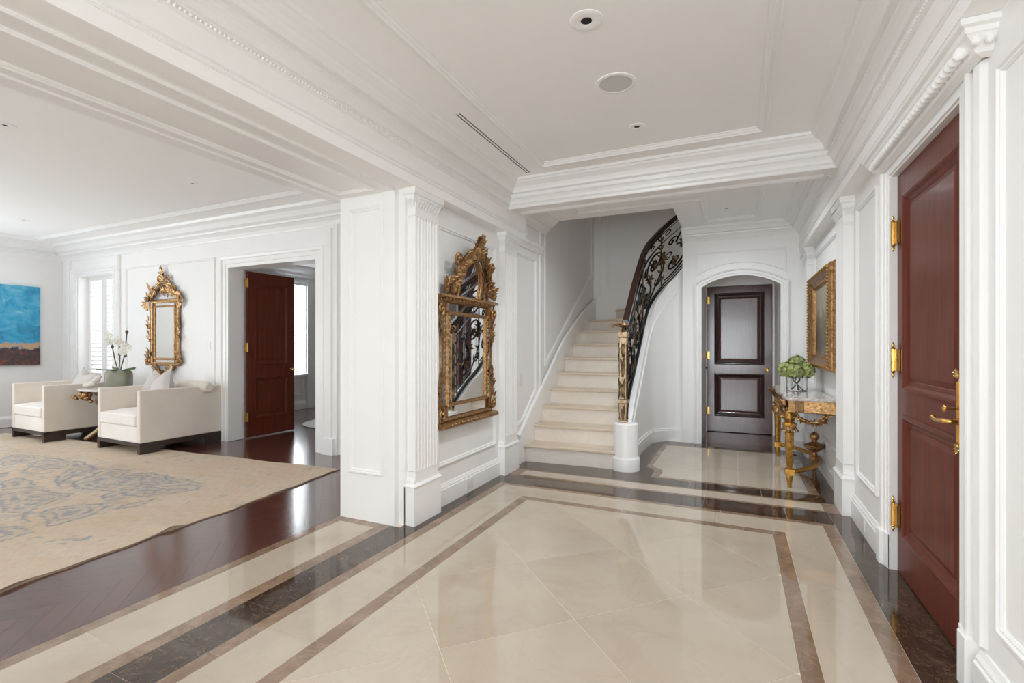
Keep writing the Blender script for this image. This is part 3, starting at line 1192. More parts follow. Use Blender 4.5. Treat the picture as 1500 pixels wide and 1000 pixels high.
# stair hall ceiling with the stairwell cut out
VC = 2.95
hall = [(FX0 - 0.1, 4.90), (FX1, 4.90), (FX1, 7.32), (-0.665, 7.32), (-0.665, 5.955), (FX0 - 0.1, 5.955)]
b = B()
b.prism(hall, VC, 3.30)
ceil2 = struct(b.build('ceiling', 'ceil'), 'lower white ceiling of the stair hall cut back at the stairwell', 'ceiling')
b = B()
b.mold([(-1.78, 5.10), (0.27, 5.10), (0.27, 6.72), (-0.37, 6.72), (-0.37, 5.69), (-1.78, 5.69)], [(0, -0.002), (0, 0.012), (0.015, 0.026), (0.045, 0.030), (0.055, 0.016), (0.070, 0.008), (0.070, -0.002)], True, on_ceil(VC))
b.build('tray_molding', 'paint', ceil2)
VCP = [(0, 2.785), (0.016, 2.785), (0.022, 2.80), (0.030, 2.805), (0.038, 2.82), (0.070, 2.845), (0.085, 2.85), (0.088, 2.865), (0.080, 2.872), (0.12, 2.875), (0.126, 2.89), (0.150, 2.915), (0.185, 2.93), (0.195, 2.95), (0, 2.95)]
b = B()
b.mold([(EX1, 4.90), (EX1, AY), (-0.68, AY)], VCP)
b.mold([(FX0, 5.955), (FX0, 5.07), (EX0, 5.07), (EX0, 4.9)], VCP)
struct(b.build('trim_6', 'paint'), 'stepped white cornice of the stair hall above the arched wall', 'cornice')
b = B()
b.mold([(FX0, 5.80), (FX0, 5.07)], [(0, 2.50), (0.02, 2.50), (0.03, 2.52), (0.03, 2.54), (0.05, 2.56), (0.06, 2.58), (0.06, 2.60), (0, 2.61)])
struct(b.build('trim_7', 'paint'), 'short white entablature moulding on the wall beside the stairs', 'moulding')

# stairwell shell
b = B()
b.box(-2.6, 1.1, 8.46, 8.66, 0, 5.3)
stair_wall = struct(b.build('wall_stairwell', 'wallpaint'), 'shaded white panelled wall at the back of the stairwell', 'wall')
b = B()
b.mold([(-2.06, 2.36), (-1.0, 2.72), (-1.0, 4.9), (-2.06, 4.9)], PANEL, True, on_ny(8.46))
b.build('panel_molding', 'paint', stair_wall)
b = B()
b.box(-2.28, -2.17, 8.43, 8.462, 1.9, 5.2)
b.build('corner_trim', 'paint', stair_wall)
b = B()
b.prism([(-2.26, 1.80), (-1.90, 1.80), (-1.90, 2.0), (-1.3, 2.2), (-0.6, 2.4), (0.4, 2.75), (0.4, 2.98), (-0.6, 2.66), (-1.3, 2.46), (-2.26, 2.14)], 0, 0.02, on_ny(8.46))
b.build('skirt_board', 'paint', stair_wall)
b = B()
b.box(-2.6, 1.1, 5.8, 8.7, 5.3, 5.4)
struct(b.build('ceiling', 'ceil'), 'high shaded ceiling over the stairwell', 'ceiling')
b = B()
b.box(-2.5, 1.1, 5.855, 5.955, 3.30, 5.3)
b.box(1.0, 1.1, 5.9, 8.7, 3.05, 5.3)
struct(b.build('wall_upper', 'wallpaint'), 'upper landing walls enclosing the stairwell', 'wall')

# ------------------------------------------------------------------ staircase
RIS = 0.197
NOS = [((-2.24, 5.225), (-1.15, 5.285)), ((-2.24, 5.515), (-1.15, 5.545)), ((-2.24, 5.81), (-1.15, 5.83)), ((-2.24, 6.095), (-1.15, 6.10)),
       ((-2.24, 6.355), (-1.15, 6.36)), ((-2.24, 6.66), (-1.15, 6.62)), ((-2.24, 7.06), (-1.145, 6.82)), ((-2.24, 7.48), (-1.13, 6.98)),
       ((-2.24, 8.01), (-1.09, 7.10)), ((-1.92, 8.46), (-1.02, 7.19)), ((-1.32, 8.46), (-0.92, 7.27)), ((-0.86, 8.46), (-0.80, 7.33)), ((-0.50, 8.46), (-0.62, 7.38)), ((-0.2, 8.46), (-0.4, 7.42))]
stair = thing('staircase', 'curved staircase of pale limestone steps left of the arched alcove', 'staircase', (-1.7, 5.3, 0))
for i in range(len(NOS) - 1):
    (l, r), (l2, r2) = NOS[i], NOS[i + 1]
    z = RIS * (i + 1)
    L, R, L2, R2 = Vector(l), Vector(r), Vector(l2), Vector(r2)
    d = (R - L).normalized()
    fwd = Vector((-d.y, d.x))
    d2 = (R2 - L2).normalized()
    f2 = Vector((-d2.y, d2.x))
    back = [tuple(R2 + f2 * 0.05), tuple(L2 + f2 * 0.05)]
    if l[0] < -2.2 and l2[0] > -2.2:
        back.append((-2.24, 8.46))
    b = B()
    b.prism([tuple(L), tuple(R)] + back, z - 0.032, z)
    b.build('tread', 'treadstone', stair, bevel=0.008)
    b = B()
    a0, a1 = L + fwd * 0.028, R + fwd * 0.028
    b.prism([tuple(a0), tuple(a1), tuple(a1 + fwd * 0.03), tuple(a0 + fwd * 0.03)], z - RIS, z - 0.032)
    b.build('riser', 'stepstone', stair)

# wall string on the left
b = B()
ys = [5.08, 5.225, 5.515, 5.81, 6.095, 6.355, 6.66, 7.06, 7.48, 8.01, 8.46]
zs = [0.0] + [RIS * k for k in range(1, 10)] + [1.95]
low = [(5.08, 0.0), (8.46, 0.0)]
top = [(8.46, 2.17), (8.01, 2.02), (7.48, 1.82), (7.06, 1.62), (6.66, 1.42), (6.355, 1.22), (6.095, 1.02), (5.81, 0.83), (5.515, 0.63), (5.225, 0.42), (5.08, 0.32)]
b.prism(low + top, -0.01, 0.02, on_px(FX0))
b.mold([(p[0], p[1]) for p in top[::-1]], [(-0.03, 0.0), (-0.03, 0.026), (-0.01, 0.034), (0.012, 0.030), (0.02, 0.0)], False, on_px(FX0))
b.build('wall_string', 'paint', stair)

RP = [(-1.11, 5.42, 0.52, 1.60), (-1.125, 5.75, 0.77, 1.83), (-1.142, 6.18, 1.035, 2.15), (-1.135, 6.6, 1.42, 2.49), (-1.13, 6.82, 1.64, 2.64),
      (-1.088, 7.03, 1.90, 2.80), (-0.955, 7.22, 2.15, 3.01), (-0.85, 7.29, 2.27, 3.12), (-0.717, 7.35, 2.43, 3.25), (-0.45, 7.42, 2.72, 3.54), (0.0, 7.46, 3.1, 3.92)]
RS = catmull(RP, 8)


def offset_path(path, d):
    out = []
    n = len(path)
    for i in range(n):
        a, c = path[max(0, i - 1)], path[min(n - 1, i + 1)]
        t = Vector((c[0] - a[0], c[1] - a[1])).normalized()
        out.append((path[i][0] - t.y * d, path[i][1] + t.x * d))
    return out


def ribbon(b, path, zlo, zhi, d0, d1):
    """solid band along a curved plan: zlo / zhi lists, offsets d0..d1 (right is negative)"""
    A, C = offset_path(path, d0), offset_path(path, d1)
    vs, fs = [], []
    n = len(path)
    for i in range(n):
        vs += [(*A[i], zlo[i]), (*C[i], zlo[i]), (*C[i], zhi[i]), (*A[i], zhi[i])]
    for i in range(n - 1):
        for k in range(4):
            m = (k + 1) % 4
            fs.append((i * 4 + k, i * 4 + m, (i + 1) * 4 + m, (i + 1) * 4 + k))
    fs += [(0, 1, 2, 3), ((n - 1) * 4 + 3, (n - 1) * 4 + 2, (n - 1) * 4 + 1, (n - 1) * 4)]
    b.add(vs, fs)


vis = [p for p in RS if p[0] < -0.69]
zt = [p[2] for p in vis]
b = B()
ribbon(b, vis, [0] * len(vis), [z - 0.01 for z in zt], -0.04, 0.05)
sw = b.build('string_wall', 'paint', stair, smooth=30)
b = B()
ribbon(b, RS, [p[2] - 0.035 for p in RS], [p[2] + 0.01 for p in RS], -0.07, 0.065)
b.build('string_cap', 'paint', stair, smooth=30)
b = B()
sel = [p for p in vis if p[2] > 0.60]
ribbon(b, sel, [p[2] - 0.30 for p in sel], [p[2] - 0.262 for p in sel], -0.058, -0.03)
b.build('string_molding', 'paint', sw, smooth=30)
b = B()
ribbon(b, vis, [0] * len(vis), [0.15] * len(vis), -0.066, -0.03)
ribbon(b, vis, [0.15] * len(vis), [0.175] * len(vis), -0.056, -0.03)
b.build('curved_baseboard', 'paint', sw, smooth=30)
b = B()
dc = (-1.095, 5.375, 0)
b.lathe([(0.150, 0), (0.150, 0.125), (0.146, 0.135), (0.136, 0.145), (0.133, 0.155), (0.133, 0.485), (0.130, 0.500), (0.120, 0.507), (0.0, 0.508)], dc, 40)
b.build('newel_drum', 'paint', stair, smooth=40)

# ------------------------------------------------------------------ wrought iron railing
rail = thing('stair_railing', 'black wrought iron stair railing with dark handrail and gilded newel post', 'railing', (-1.11, 5.40, 0.5))
b = B()
hr = [(p[0], p[1], p[3]) for p in RS]
ribbon(b, RS, [p[3] - 0.03 for p in RS], [p[3] + 0.012 for p in RS], -0.036, 0.036)
ribbon(b, RS, [p[3] + 0.010 for p in RS], [p[3] + 0.034 for p in RS], -0.026, 0.026)
ribbon(b, RS, [p[3] - 0.05 for p in RS], [p[3] - 0.028 for p in RS], -0.022, 0.022)
b.build('handrail', 'railwood', rail, smooth=30)
for nm, (f, dz, hh) in {'top_bar': (1.0, -0.075, 0.014), 'bottom_bar': (0.0, 0.055, 0.016), 'shoe_bar': (0.0, 0.018, 0.014), 'frieze_bar': (1.0, -0.20, 0.012)}.items():
    b = B()
    zz = [p[2] + f * (p[3] - p[2]) + dz for p in RS]
    ribbon(b, RS, [z - hh / 2 for z in zz], [z + hh / 2 for z in zz], -0.012, 0.012)
    b.build(nm, 'iron', rail)

ARC = [0.0]
for a, c in zip(RS[:-1], RS[1:]):
    ARC.append(ARC[-1] + math.hypot(c[0] - a[0], c[1] - a[1]))


def on_rail(s, h):
    """arc length s along the plan, h = height above the string as a share of the clear height"""
    s = max(0, min(ARC[-1] - 1e-6, s))
    i = max(k for k in range(len(ARC) - 1) if ARC[k] <= s)
    t = (s - ARC[i]) / (ARC[i + 1] - ARC[i])
    p = [RS[i][k] + t * (RS[i + 1][k] - RS[i][k]) for k in range(4)]
    return (p[0], p[1], p[2] + 0.055 + h * (p[3] - p[2] - 0.13))


def spiral(c, r0, turns, a0, sgn=1, n=26, tail=None):
    pts = []
    for k in range(n + 1):
        t = k / n
        r = r0 * (1 - 0.86 * t)
        a = a0 + sgn * turns * 2 * PI * t
        pts.append((c[0] + r * math.cos(a), c[1] + 0.95 * r * math.sin(a)))
    return pts


def scroll_part(pts2, r=0.011, name='scroll', mat='iron'):
    P = [on_rail(s, h) for s, h in pts2]
    n = len(P)
    b = B()
    b.tube(P, [r * (0.75 + 0.35 * math.sin(PI * k / (n - 1))) for k in range(n)], 6, 1.0)
    b.ball(P[-1], r * 1.9)
    return b.build(name, mat, rail, smooth=50)


# the panels repeat along the flight: a big S scroll, small C scrolls, leaves and rings
for s0 in (0.22, 0.78, 1.36, 1.92, 2.46):
    up = spiral((s0 + 0.34, 0.60), 0.20, 1.4, -PI * 0.9, -1)
    dn = spiral((s0 + 0.12, 0.25), 0.15, 1.3, PI * 0.15, -1)
    mid = catmull([dn[0], (s0 + 0.25, 0.30), (s0 + 0.20, 0.48), up[0]], 5)
    scroll_part(mid[::-1] + dn, 0.012)
    scroll_part(up, 0.013)
    scroll_part(spiral((s0 + 0.08, 0.68), 0.085, 1.2, -PI * 0.3, 1), 0.010)
    scroll_part(spiral((s0 + 0.42, 0.20), 0.085, 1.2, PI * 0.7, 1), 0.010)
    scroll_part(catmull([(s0 - 0.04, 0.06), (s0 + 0.1, 0.05), (s0 + 0.3, 0.12), (s0 + 0.5, 0.34), (s0 + 0.52, 0.6)], 5), 0.010)
    ring = [(s0 + 0.02 + 0.05 * math.cos(a), 0.47 + 0.05 * math.sin(a)) for a in np.linspace(0, 2 * PI, 15)]
    scroll_part(ring, 0.008, 'ring')
    for (cs, ch) in ((s0 + 0.34, 0.60), (s0 + 0.12, 0.25), (s0 + 0.24, 0.44), (s0 + 0.50, 0.50)):
        b = B()
        c = Vector(on_rail(cs, ch))
        e = Vector(on_rail(cs + 0.03, ch)) - c
        e.normalize()
        u = Vector((0, 0, 1))
        nn = e.cross(u).normalized()
        for k in range(6):
            a = 2 * PI * k / 6 + cs
            dd = e * math.cos(a) + u * math.sin(a)
            for sg in (-1, 1):
                b.leaf(c + nn * 0.008 * sg, dd, nn * sg, 0.075, 0.034, 0.25, 0.003)
        b.ball(c, 0.014)
        b.build('leaf_rosette', 'irongilt', rail, smooth=50)
for s0 in np.arange(0.12, 2.9, 0.28):
    # slim uprights and vertical leaf drops between the scroll panels
    if int(round((s0 - 0.12) / 0.28)) % 2 == 0:
        b = B()
        P = [on_rail(s0 + 0.03, h) for h in np.linspace(0, 1, 6)]
        b.tube(P, 0.009, 6)
        for h in np.linspace(0.12, 0.88, 6):
            c = Vector(on_rail(s0 + 0.03, h))
            e = (Vector(on_rail(s0 + 0.06, h)) - c).normalized()
            for sg in (-1, 1):
                b.leaf(c, e * sg + Vector((0, 0, 0.9)), e.cross(Vector((0, 0, 1))), 0.09, 0.035, 0.15, 0.004)
        b.build('leaf_upright', 'irongilt', rail, smooth=50)
    ring = [(s0 + 0.14 + 0.036 * math.cos(a), 0.935 + 0.036 * math.sin(a)) for a in np.linspace(0, 2 * PI, 13)]
    scroll_part(ring, 0.007, 'ring')
# newel post
NX, NY = -1.125, 5.40
b = B()
b.prism(rect(NX - 0.045, NX + 0.045, NY - 0.045, NY + 0.045), 0.508, 0.53)
for z0, z1, a0, a1 in ((0.53, 0.72, 0.034, 0.044), (0.72, 0.76, 0.050, 0.050), (0.76, 1.44, 0.036, 0.040), (1.44, 1.50, 0.050, 0.053)):
    b.add([(NX + sx * a0, NY + sy * a0, z0) for sx, sy in ((-1, -1), (1, -1), (1, 1), (-1, 1))] + [(NX + sx * a1, NY + sy * a1, z1) for sx, sy in ((-1, -1), (1, -1), (1, 1), (-1, 1))],
          [(3, 2, 1, 0), (4, 5, 6, 7), (0, 1, 5, 4), (1, 2, 6, 5), (2, 3, 7, 6), (3, 0, 4, 7)])
post = b.build('newel_post', 'giltpale', rail, bevel=0.005)
b = B()
for z0, ln, s in ((0.55, 0.16, 1), (0.80, 0.20, 1), (0.92, 0.16, -1), (1.08, 0.18, 1), (1.24, 0.14, 1), (1.36, 0.12, -1), (1.02, 0.12, 1)):
    for nx, ny in ((-1, 0), (0, -1), (1, 0)):
        c = Vector((NX + nx * 0.040, NY + ny * 0.040, z0))
        side = Vector((-ny, nx, 0))
        b.leaf(c, Vector((0, 0, s)) + side * 0.12, (nx, ny, 0), ln, 0.034, 0.03, 0.004)
        b.leaf(c, Vector((0, 0, s)) - side * 0.18, (nx, ny, 0), ln * 0.8, 0.028, 0.04, 0.004)
        b.ball(c, 0.014)
b.build('post_ornament', 'irongilt', post, smooth=50)
b = B()
b.lathe([(0.022, 0), (0.030, 0.015), (0.016, 0.035), (0.024, 0.06), (0.036, 0.075), (0.02, 0.10), (0.004, 0.12)], (NX, NY, 1.50), 14)
for k in range(8):
    a = 2 * PI * k / 8
    b.leaf((NX, NY, 1.54), (math.cos(a), math.sin(a), 0.55), (0, 0, 1), 0.10, 0.045, -0.25, 0.004)
b.tube(catmull([(NX, NY, 1.57), (NX - 0.06, NY - 0.03, 1.595), (NX - 0.11, NY - 0.05, 1.575), (NX - 0.10, NY - 0.05, 1.55)], 6), 0.013, 8)
b.build('finial', 'bronze', post, smooth=50)

# ------------------------------------------------------------------ living room and library shell
DXA, DXB, DZL = -6.50, -4.84, 2.445
WX0, WX1, WZ0, WZ1 = -10.50, -9.38, 0.62, 2.555
b = B()
y0, y1 = LRY, LRY + 0.22
b.box(LRX - 0.2, WX0, y0, y1, 0, 3.15)
b.box(WX0, WX1, y0, y1, 0, WZ0)
b.box(WX0, WX1, y0, y1, WZ1, 3.15)
b.box(WX1, DXA, y0, y1, 0, 3.15)
b.box(DXA, DXB, y0, y1, DZL, 3.15)
b.box(DXB, -2.5, y0, y1, 0, 3.15)
lr_far = struct(b.build('wall_far', 'wallpaint'), 'white living room wall behind the two armchairs', 'wall')
b = B()
b.mold(rect(-9.02, -6.80, 0.34, 2.62), PANEL, True, on_ny(LRY))
b.build('panel_molding', 'paint', lr_far)
b = B()
b.mold([(WX1 + 0.16, 0), (WX1 + 0.16, 2.84)], [(-0.05, 0), (-0.05, 0.03), (-0.03, 0.045), (0.03, 0.045), (0.05, 0.03), (0.05, 0)], False, on_ny(LRY))
b.build('wall_strip', 'paint', lr_far)
b = B()
b.mold([(WX0 - 0.24, 0), (WX0 - 0.24, 2.84)], [(-0.05, 0), (-0.05, 0.03), (-0.03, 0.045), (0.03, 0.045), (0.05, 0.03), (0.05, 0)], False, on_ny(LRY))
b.build('wall_strip', 'paint', lr_far)
b = B()
b.prism(rect(-4.72, -4.47, LRY - 0.04, LRY + 0.01), 0, 2.85)
b.prism([(-4.67, LRY - 0.04), (-4.655, LRY - 0.06), (-4.545, LRY - 0.06), (-4.53, LRY - 0.04)], 0.2, 2.8)
b.prism(rect(-4.69, -4.50, LRY - 0.075, LRY), 0, 0.20)
b.build('strip_pilaster', 'paint', lr_far)
b = B()
b.mold([(DXA, 0.0), (DXA, DZL), (DXB, DZL), (DXB, 0.0)], [(d * 1.35, c) for d, c in CASING], False, on_ny(LRY))
b.box(DXA - 0.012, DXA + 0.001, LRY, LRY + 0.22, 0, DZL)
struct(b.build('trim_8', 'paint'), 'white casing of the doorway beside the right armchair', 'door casing')
b = B()
b.mold([(WX0, WZ0), (WX0, WZ1), (WX1, WZ1), (WX1, WZ0)], CASING, False, on_ny(LRY))
b.box(WX0 - 0.14, WX1 + 0.14, LRY - 0.07, LRY + 0.1, WZ0 - 0.05, WZ0)
win1 = struct(b.build('window_1', 'paint'), 'tall bright living room window with white shutter slats behind the orchid', 'window')
b = B()
fy0, fy1 = LRY + 0.17, LRY + 0.21
b.box(WX0, WX1, fy0, fy1, WZ1 - 0.06, WZ1)
b.box(WX0, WX1, fy0, fy1, WZ0, WZ0 + 0.07)
b.box(WX0, WX0 + 0.06, fy0, fy1, WZ0 + 0.07, WZ1 - 0.06)
b.box(-10.08, -9.92, fy0, fy1, WZ0 + 0.07, WZ1 - 0.06)
b.box(WX1 - 0.06, WX1, fy0, fy1, WZ0 + 0.07, WZ1 - 0.06)
b.build('shutter_frame', 'paint', win1)
for xa, xb in ((WX0 + 0.06, -10.08), (-9.92, WX1 - 0.06)):
    z = WZ0 + 0.09
    while z < WZ1 - 0.08:
        b = B()
        b.add([(x, y, z + dz) for dz in (-0.004, 0.004) for x, y, dz in ((xa, fy0, dz + 0.012), (xb, fy0, dz + 0.012), (xb, fy1 + 0.02, dz - 0.012), (xa, fy1 + 0.02, dz - 0.012))],
              [(0, 3, 2, 1), (4, 5, 6, 7), (0, 1, 5, 4), (1, 2, 6, 5), (2, 3, 7, 6), (3, 0, 4, 7)])
        b.build('slat', 'paint', win1)
        z += 0.075
b = B()
b.box(WX0, WX1, fy1 + 0.05, fy1 + 0.056, WZ0, WZ1)
b.build('pane', 'pane', win1)
# west, south walls of the living room (large window openings behind the photographer)
b = B()
b.box(LRX - 0.2, LRX, LRN, -0.7, 0, 3.15)
b.box(LRX - 0.2, LRX, 1.9, LRY + 0.2, 0, 3.15)
b.box(LRX - 0.2, LRX, -0.7, 1.9, 0, 0.3)
b.box(LRX - 0.2, LRX, -0.7, 1.9, 2.7, 3.15)
struct(b.build('wall_west', 'wallpaint'), 'white living room wall carrying the blue abstract painting', 'wall')
b = B()
for xa, xb in ((LRX - 0.2, -9.5), (-6.9, -5.9), (-3.3, -2.85)):
    b.box(xa, xb, LRN - 0.2, LRN, 0, 3.15)
for xa, xb in ((-9.5, -6.9), (-5.9, -3.3)):
    b.box(xa, xb, LRN - 0.2, LRN, 0, 0.3)
    b.box(xa, xb, LRN - 0.2, LRN, 2.7, 3.15)
b.box(-2.85, -2.1, NEAR - 0.15, NEAR, 0, 3.05)
b.box(0.7, 1.1, NEAR - 0.15, NEAR, 0, 3.05)
b.box(-2.1, 0.7, NEAR - 0.15, NEAR, 2.6, 3.05)
b.box(-2.9, -2.85, NEAR - 0.1, LRN, 0, 3.15)
struct(b.build('wall_front', 'wallpaint'), 'white window wall behind the viewpoint', 'wall')
b = B()
b.box(LRX - 0.2, -2.85, LRN - 0.2, LRY + 0.2, 3.10, 3.15)
lr_ceil = struct(b.build('ceiling', 'ceil'), 'white living room ceiling with recessed lights', 'ceiling')
b = B()
b.mold(rect(-10.42, -3.40, LRN + 0.5, 4.07), [(0, -0.002), (0, 0.012), (0.012, 0.020), (0.020, 0.030), (0.055, 0.034), (0.065, 0.024), (0.085, 0.010), (0.095, 0.006), (0.095, -0.002)], True, on_ceil(3.10))
b.build('tray_molding', 'paint', lr_ceil)
b = B()
LRC = [(0, 2.84), (0.015, 2.84), (0.020, 2.86), (0.03, 2.875), (0.045, 2.90), (0.085, 2.93), (0.11, 2.935), (0.115, 2.955), (0.10, 2.96), (0.15, 2.985), (0.16, 3.0), (0.19, 3.04), (0.25, 3.065), (0.26, 3.10), (0, 3.10)]
b.mold(rect(LRX, -2.86, LRN, LRY), LRC, True)
struct(b.build('trim_9', 'paint'), 'stepped white cornice round the living room ceiling', 'cornice')
b = B()
b.mold([(DXA - 0.16, LRY), (LRX, LRY), (LRX, LRN)], BASEB)
struct(b.build('baseboard_living_room', 'paint'), 'white baseboard of the living room behind the armchairs', 'baseboard')

def glazed(name, label, a0, a1, z0, z1, nx, nz, fn):
    """frame, glazing bars and panes of a large window; fn maps (along, up, depth) to the world"""
    b = B()
    for q in (rect(a0, a1, z0, z0 + 0.07), rect(a0, a1, z1 - 0.07, z1), rect(a0, a0 + 0.07, z0 + 0.07, z1 - 0.07), rect(a1 - 0.07, a1, z0 + 0.07, z1 - 0.07)):
        b.prism(q, -0.03, 0.03, fn)
    w = struct(b.build(name, 'paint'), label, 'window')
    for i in range(1, nx):
        x = a0 + (a1 - a0) * i / nx
        B().prism(rect(x - 0.016, x + 0.016, z0 + 0.07, z1 - 0.07), -0.016, 0.016, fn).build('glazing_bar', 'paint', w)
    for i in range(1, nz):
        z = z0 + (z1 - z0) * i / nz
        B().prism(rect(a0 + 0.07, a1 - 0.07, z - 0.014, z + 0.014), -0.012, 0.012, fn).build('glazing_bar', 'paint', w)
    B().prism(rect(a0 + 0.07, a1 - 0.07, z0 + 0.07, z1 - 0.07), -0.003, 0.003, fn).build('pane', 'pane', w)


glazed('window_3', 'tall glazed window in the living room wall left of the abstract painting', -0.7, 1.9, 0.3, 2.7, 4, 4, lambda a, c, e: (LRX - 0.1 + e, a, c))
glazed('window_4', 'large living room window behind the viewpoint opposite the rococo mirror', -9.5, -6.9, 0.3, 2.7, 4, 4, lambda a, c, e: (a, LRN - 0.1 + e, c))
glazed('window_5', 'large living room window behind the viewpoint nearest the foyer', -5.9, -3.3, 0.3, 2.7, 4, 4, lambda a, c, e: (a, LRN - 0.1 + e, c))
glazed('window_6', 'glazed screen at the foyer end behind the viewpoint', -2.1, 0.7, 0.0, 2.6, 4, 3, lambda a, c, e: (a, NEAR - 0.07 + e, c))

# library seen through the open door
b = B()
LX, LYB = -8.4, 9.5
LW0, LW1 = 7.12, 7.66
b.box(LX - 0.2, LX, 4.82, LW0, 0, 3.05)
b.box(LX - 0.2, LX, LW1, LYB, 0, 3.05)
b.box(LX - 0.2, LX, LW0, LW1, 0, 0.74)
b.box(LX - 0.2, LX, LW0, LW1, 2.62, 3.05)
b.box(LX - 0.2, -2.5, LYB, LYB + 0.1, 0, 3.05)
b.box(-3.1, -2.5, 4.82, LYB, 0, 3.05)
lib = struct(b.build('wall_library', 'wallpaint'), 'pale wall of the room beyond the open mahogany door', 'wall')
b = B()
b.mold(rect(LW0 + 0.06, LW1 - 0.06, 0.30, 0.62), PANEL, True, on_px(LX))
b.build('panel_molding', 'paint', lib)
b = B()
b.prism(rect(LX, LX + 0.06, LW1 + 0.02, LW1 + 0.16), 0, 2.75)
b.build('strip_pilaster', 'paint', lib)
b = B()
b.mold([(LX, LYB), (LX, 4.82)], [(0, 2.70), (0.02, 2.70), (0.03, 2.74), (0.06, 2.78), (0.12, 2.82), (0.13, 2.86), (0.2, 2.90), (0.24, 2.95), (0.26, 3.0), (0, 3.0)])
b.build('cornice', 'paint', lib)
b = B()
b.mold([(LX, LYB), (LX, 4.82)], BASEB)
b.build('baseboard', 'paint', lib)
b = B()
b.box(LX - 0.2, -2.5, 4.82, LYB + 0.1, 3.0, 3.05)
struct(b.build('ceiling', 'ceil'), 'white ceiling of the room beyond the open door', 'ceiling')
b = B()
b.mold([(LW0, 0.74), (LW0, 2.62), (LW1, 2.62), (LW1, 0.74)], [(d * 0.6, c) for d, c in CASING], False, on_px(LX))
b.box(LX - 0.02, LX + 0.08, LW0 - 0.06, LW1 + 0.06, 0.70, 0.74)
win2 = struct(b.build('window_2', 'paint'), 'bright narrow window with white slats beyond the open mahogany door', 'window')
z = 0.80
while z < 2.60:
    b = B()
    b.box(LX - 0.16, LX - 0.11, LW0 + 0.25, LW1 - 0.04, z, z + 0.012)
    b.build('slat', 'paint', win2)
    z += 0.075
b = B()
b.box(LX - 0.19, LX - 0.184, LW0, LW1, 0.74, 2.62)
b.build('pane', 'pane', win2)
b = B()
b.lathe([(0.68, 0), (0.69, 0.006), (0.67, 0.014), (0.0, 0.014)], (0, 0, 0), 48)
rr = b.build('round_rug', 'whiterug', None, smooth=30)
rr.location = (-6.27, 6.60, 0.0)
tag(rr, 'round white rug on the dark floor beyond the open door', 'rug')

door3 = panel_door('door_3', 'open two-panel mahogany door beside the right armchair with three brass hinges', 0.80, 2.42, 0.045,
                   [(0.0, 0.26), (0.86, 1.06), (2.26, 2.42)], 0.125, 'mahogany', 'mahogany', (-6.452, 4.845, 0.012), PI / 2 - 0.04)
b = B()
b.lathe([(0.026, 0), (0.026, 0.006), (0.012, 0.010), (0.010, 0.035), (0.024, 0.045), (0.026, 0.058), (0.014, 0.07)], (0, 0, 0), 14)
b.v = [(x + 0.735, -z, y + 0.96) for x, y, z in b.v]
b.build('knob', 'brass', door3, smooth=40)
for z in (0.30, 1.31, 2.25):
    h = B()
    h.box(-0.05, 0.002, -0.012, 0.004, z - 0.06, z + 0.06)
    h.tube([(-0.006, -0.012, z - 0.065), (-0.006, -0.012, z + 0.065)], 0.011, 8)
    h.build('hinge', 'brass', door3)

# ------------------------------------------------------------------ recessed lights, speakers, vents
def downlight(x, y, z, r, label, hole=0.35, group='recessed ceiling lights', nm='recessed_light'):
    t = thing(nm, label, 'ceiling light', (x, y, z), group=group)
    b = B()
    n = 28
    b.mold([(x + r * math.cos(2 * PI * k / n), y + r * math.sin(2 * PI * k / n)) for k in range(n)], [(0, 0), (0, 0.003), (r * 0.1, 0.006), (r * (0.9 - hole), 0.007), (r * (1 - hole), 0.004), (r * (1 - hole), 0.0)], True, on_ceil(z))
    b.build('trim_ring', 'ceil', t, smooth=30)
    b = B()
    b.lathe([(r * hole * 1.03, -0.002), (r * hole * 1.03, -0.0005)], (x, y, z), 20)
    b.build('aperture', 'black' if hole > 0.2 else 'slot', t)
    return t


def speaker(x, y, z, r, label):
    t = thing('ceiling_speaker', label, 'speaker', (x, y, z))
    b = B()
    n = 40
    b.mold([(x + r * math.cos(2 * PI * k / n), y + r * math.sin(2 * PI * k / n)) for k in range(n)], [(0, 0), (0, 0.004), (0.005, 0.006), (0.022, 0.006), (0.025, 0)], True, on_ceil(z))
    b.build('rim', 'ceil', t, smooth=30)
    b = B()
    b.lathe([(r - 0.024, -0.004), (r - 0.024, 0)], (x, y, z), 40)
    b.build('grille', 'grille', t)


downlight(-0.69, 2.41, 3.0, 0.085, 'nearest recessed foyer ceiling light with a black opening', 0.34)
downlight(-0.677, 3.733, 3.0, 0.06, 'small recessed foyer ceiling light beyond the round speaker', 0.36)
speaker(-0.687, 3.065, 3.0, 0.125, 'round grey speaker grille between two foyer ceiling lights')
downlight(-1.41, 5.42, VC, 0.05, 'recessed light in the stair hall ceiling above the stairs', 0.36)
downlight(-0.09, 5.43, VC, 0.05, 'recessed light in the stair hall ceiling nearest the cross beam', 0.36)
downlight(-0.10, 6.215, VC, 0.05, 'recessed light in the stair hall ceiling nearest the arched alcove', 0.36)
downlight(-4.336, 1.856, 3.10, 0.065, 'recessed living room ceiling light nearest the foyer beam', 0.3, 'living room ceiling lights')
downlight(-5.269, 1.845, 3.10, 0.065, 'recessed living room ceiling light at the left edge of the view', 0.3, 'living room ceiling lights')
downlight(-5.32, 3.344, 3.10, 0.055, 'recessed living room ceiling light near the far cornice', 0.3, 'living room ceiling lights')
downlight(-9.016, 3.345, 3.10, 0.065, 'recessed living room ceiling light above the blue painting corner', 0.3, 'living room ceiling lights')
speaker(-4.351, 3.361, 3.10, 0.15, 'round speaker grille in the living room ceiling beside the beam')
b = B()
b.lathe([(0.075, -0.008), (0.06, -0.026), (0.035, -0.032), (0.0, -0.033)], (-0.761, 5.46, VC), 24)
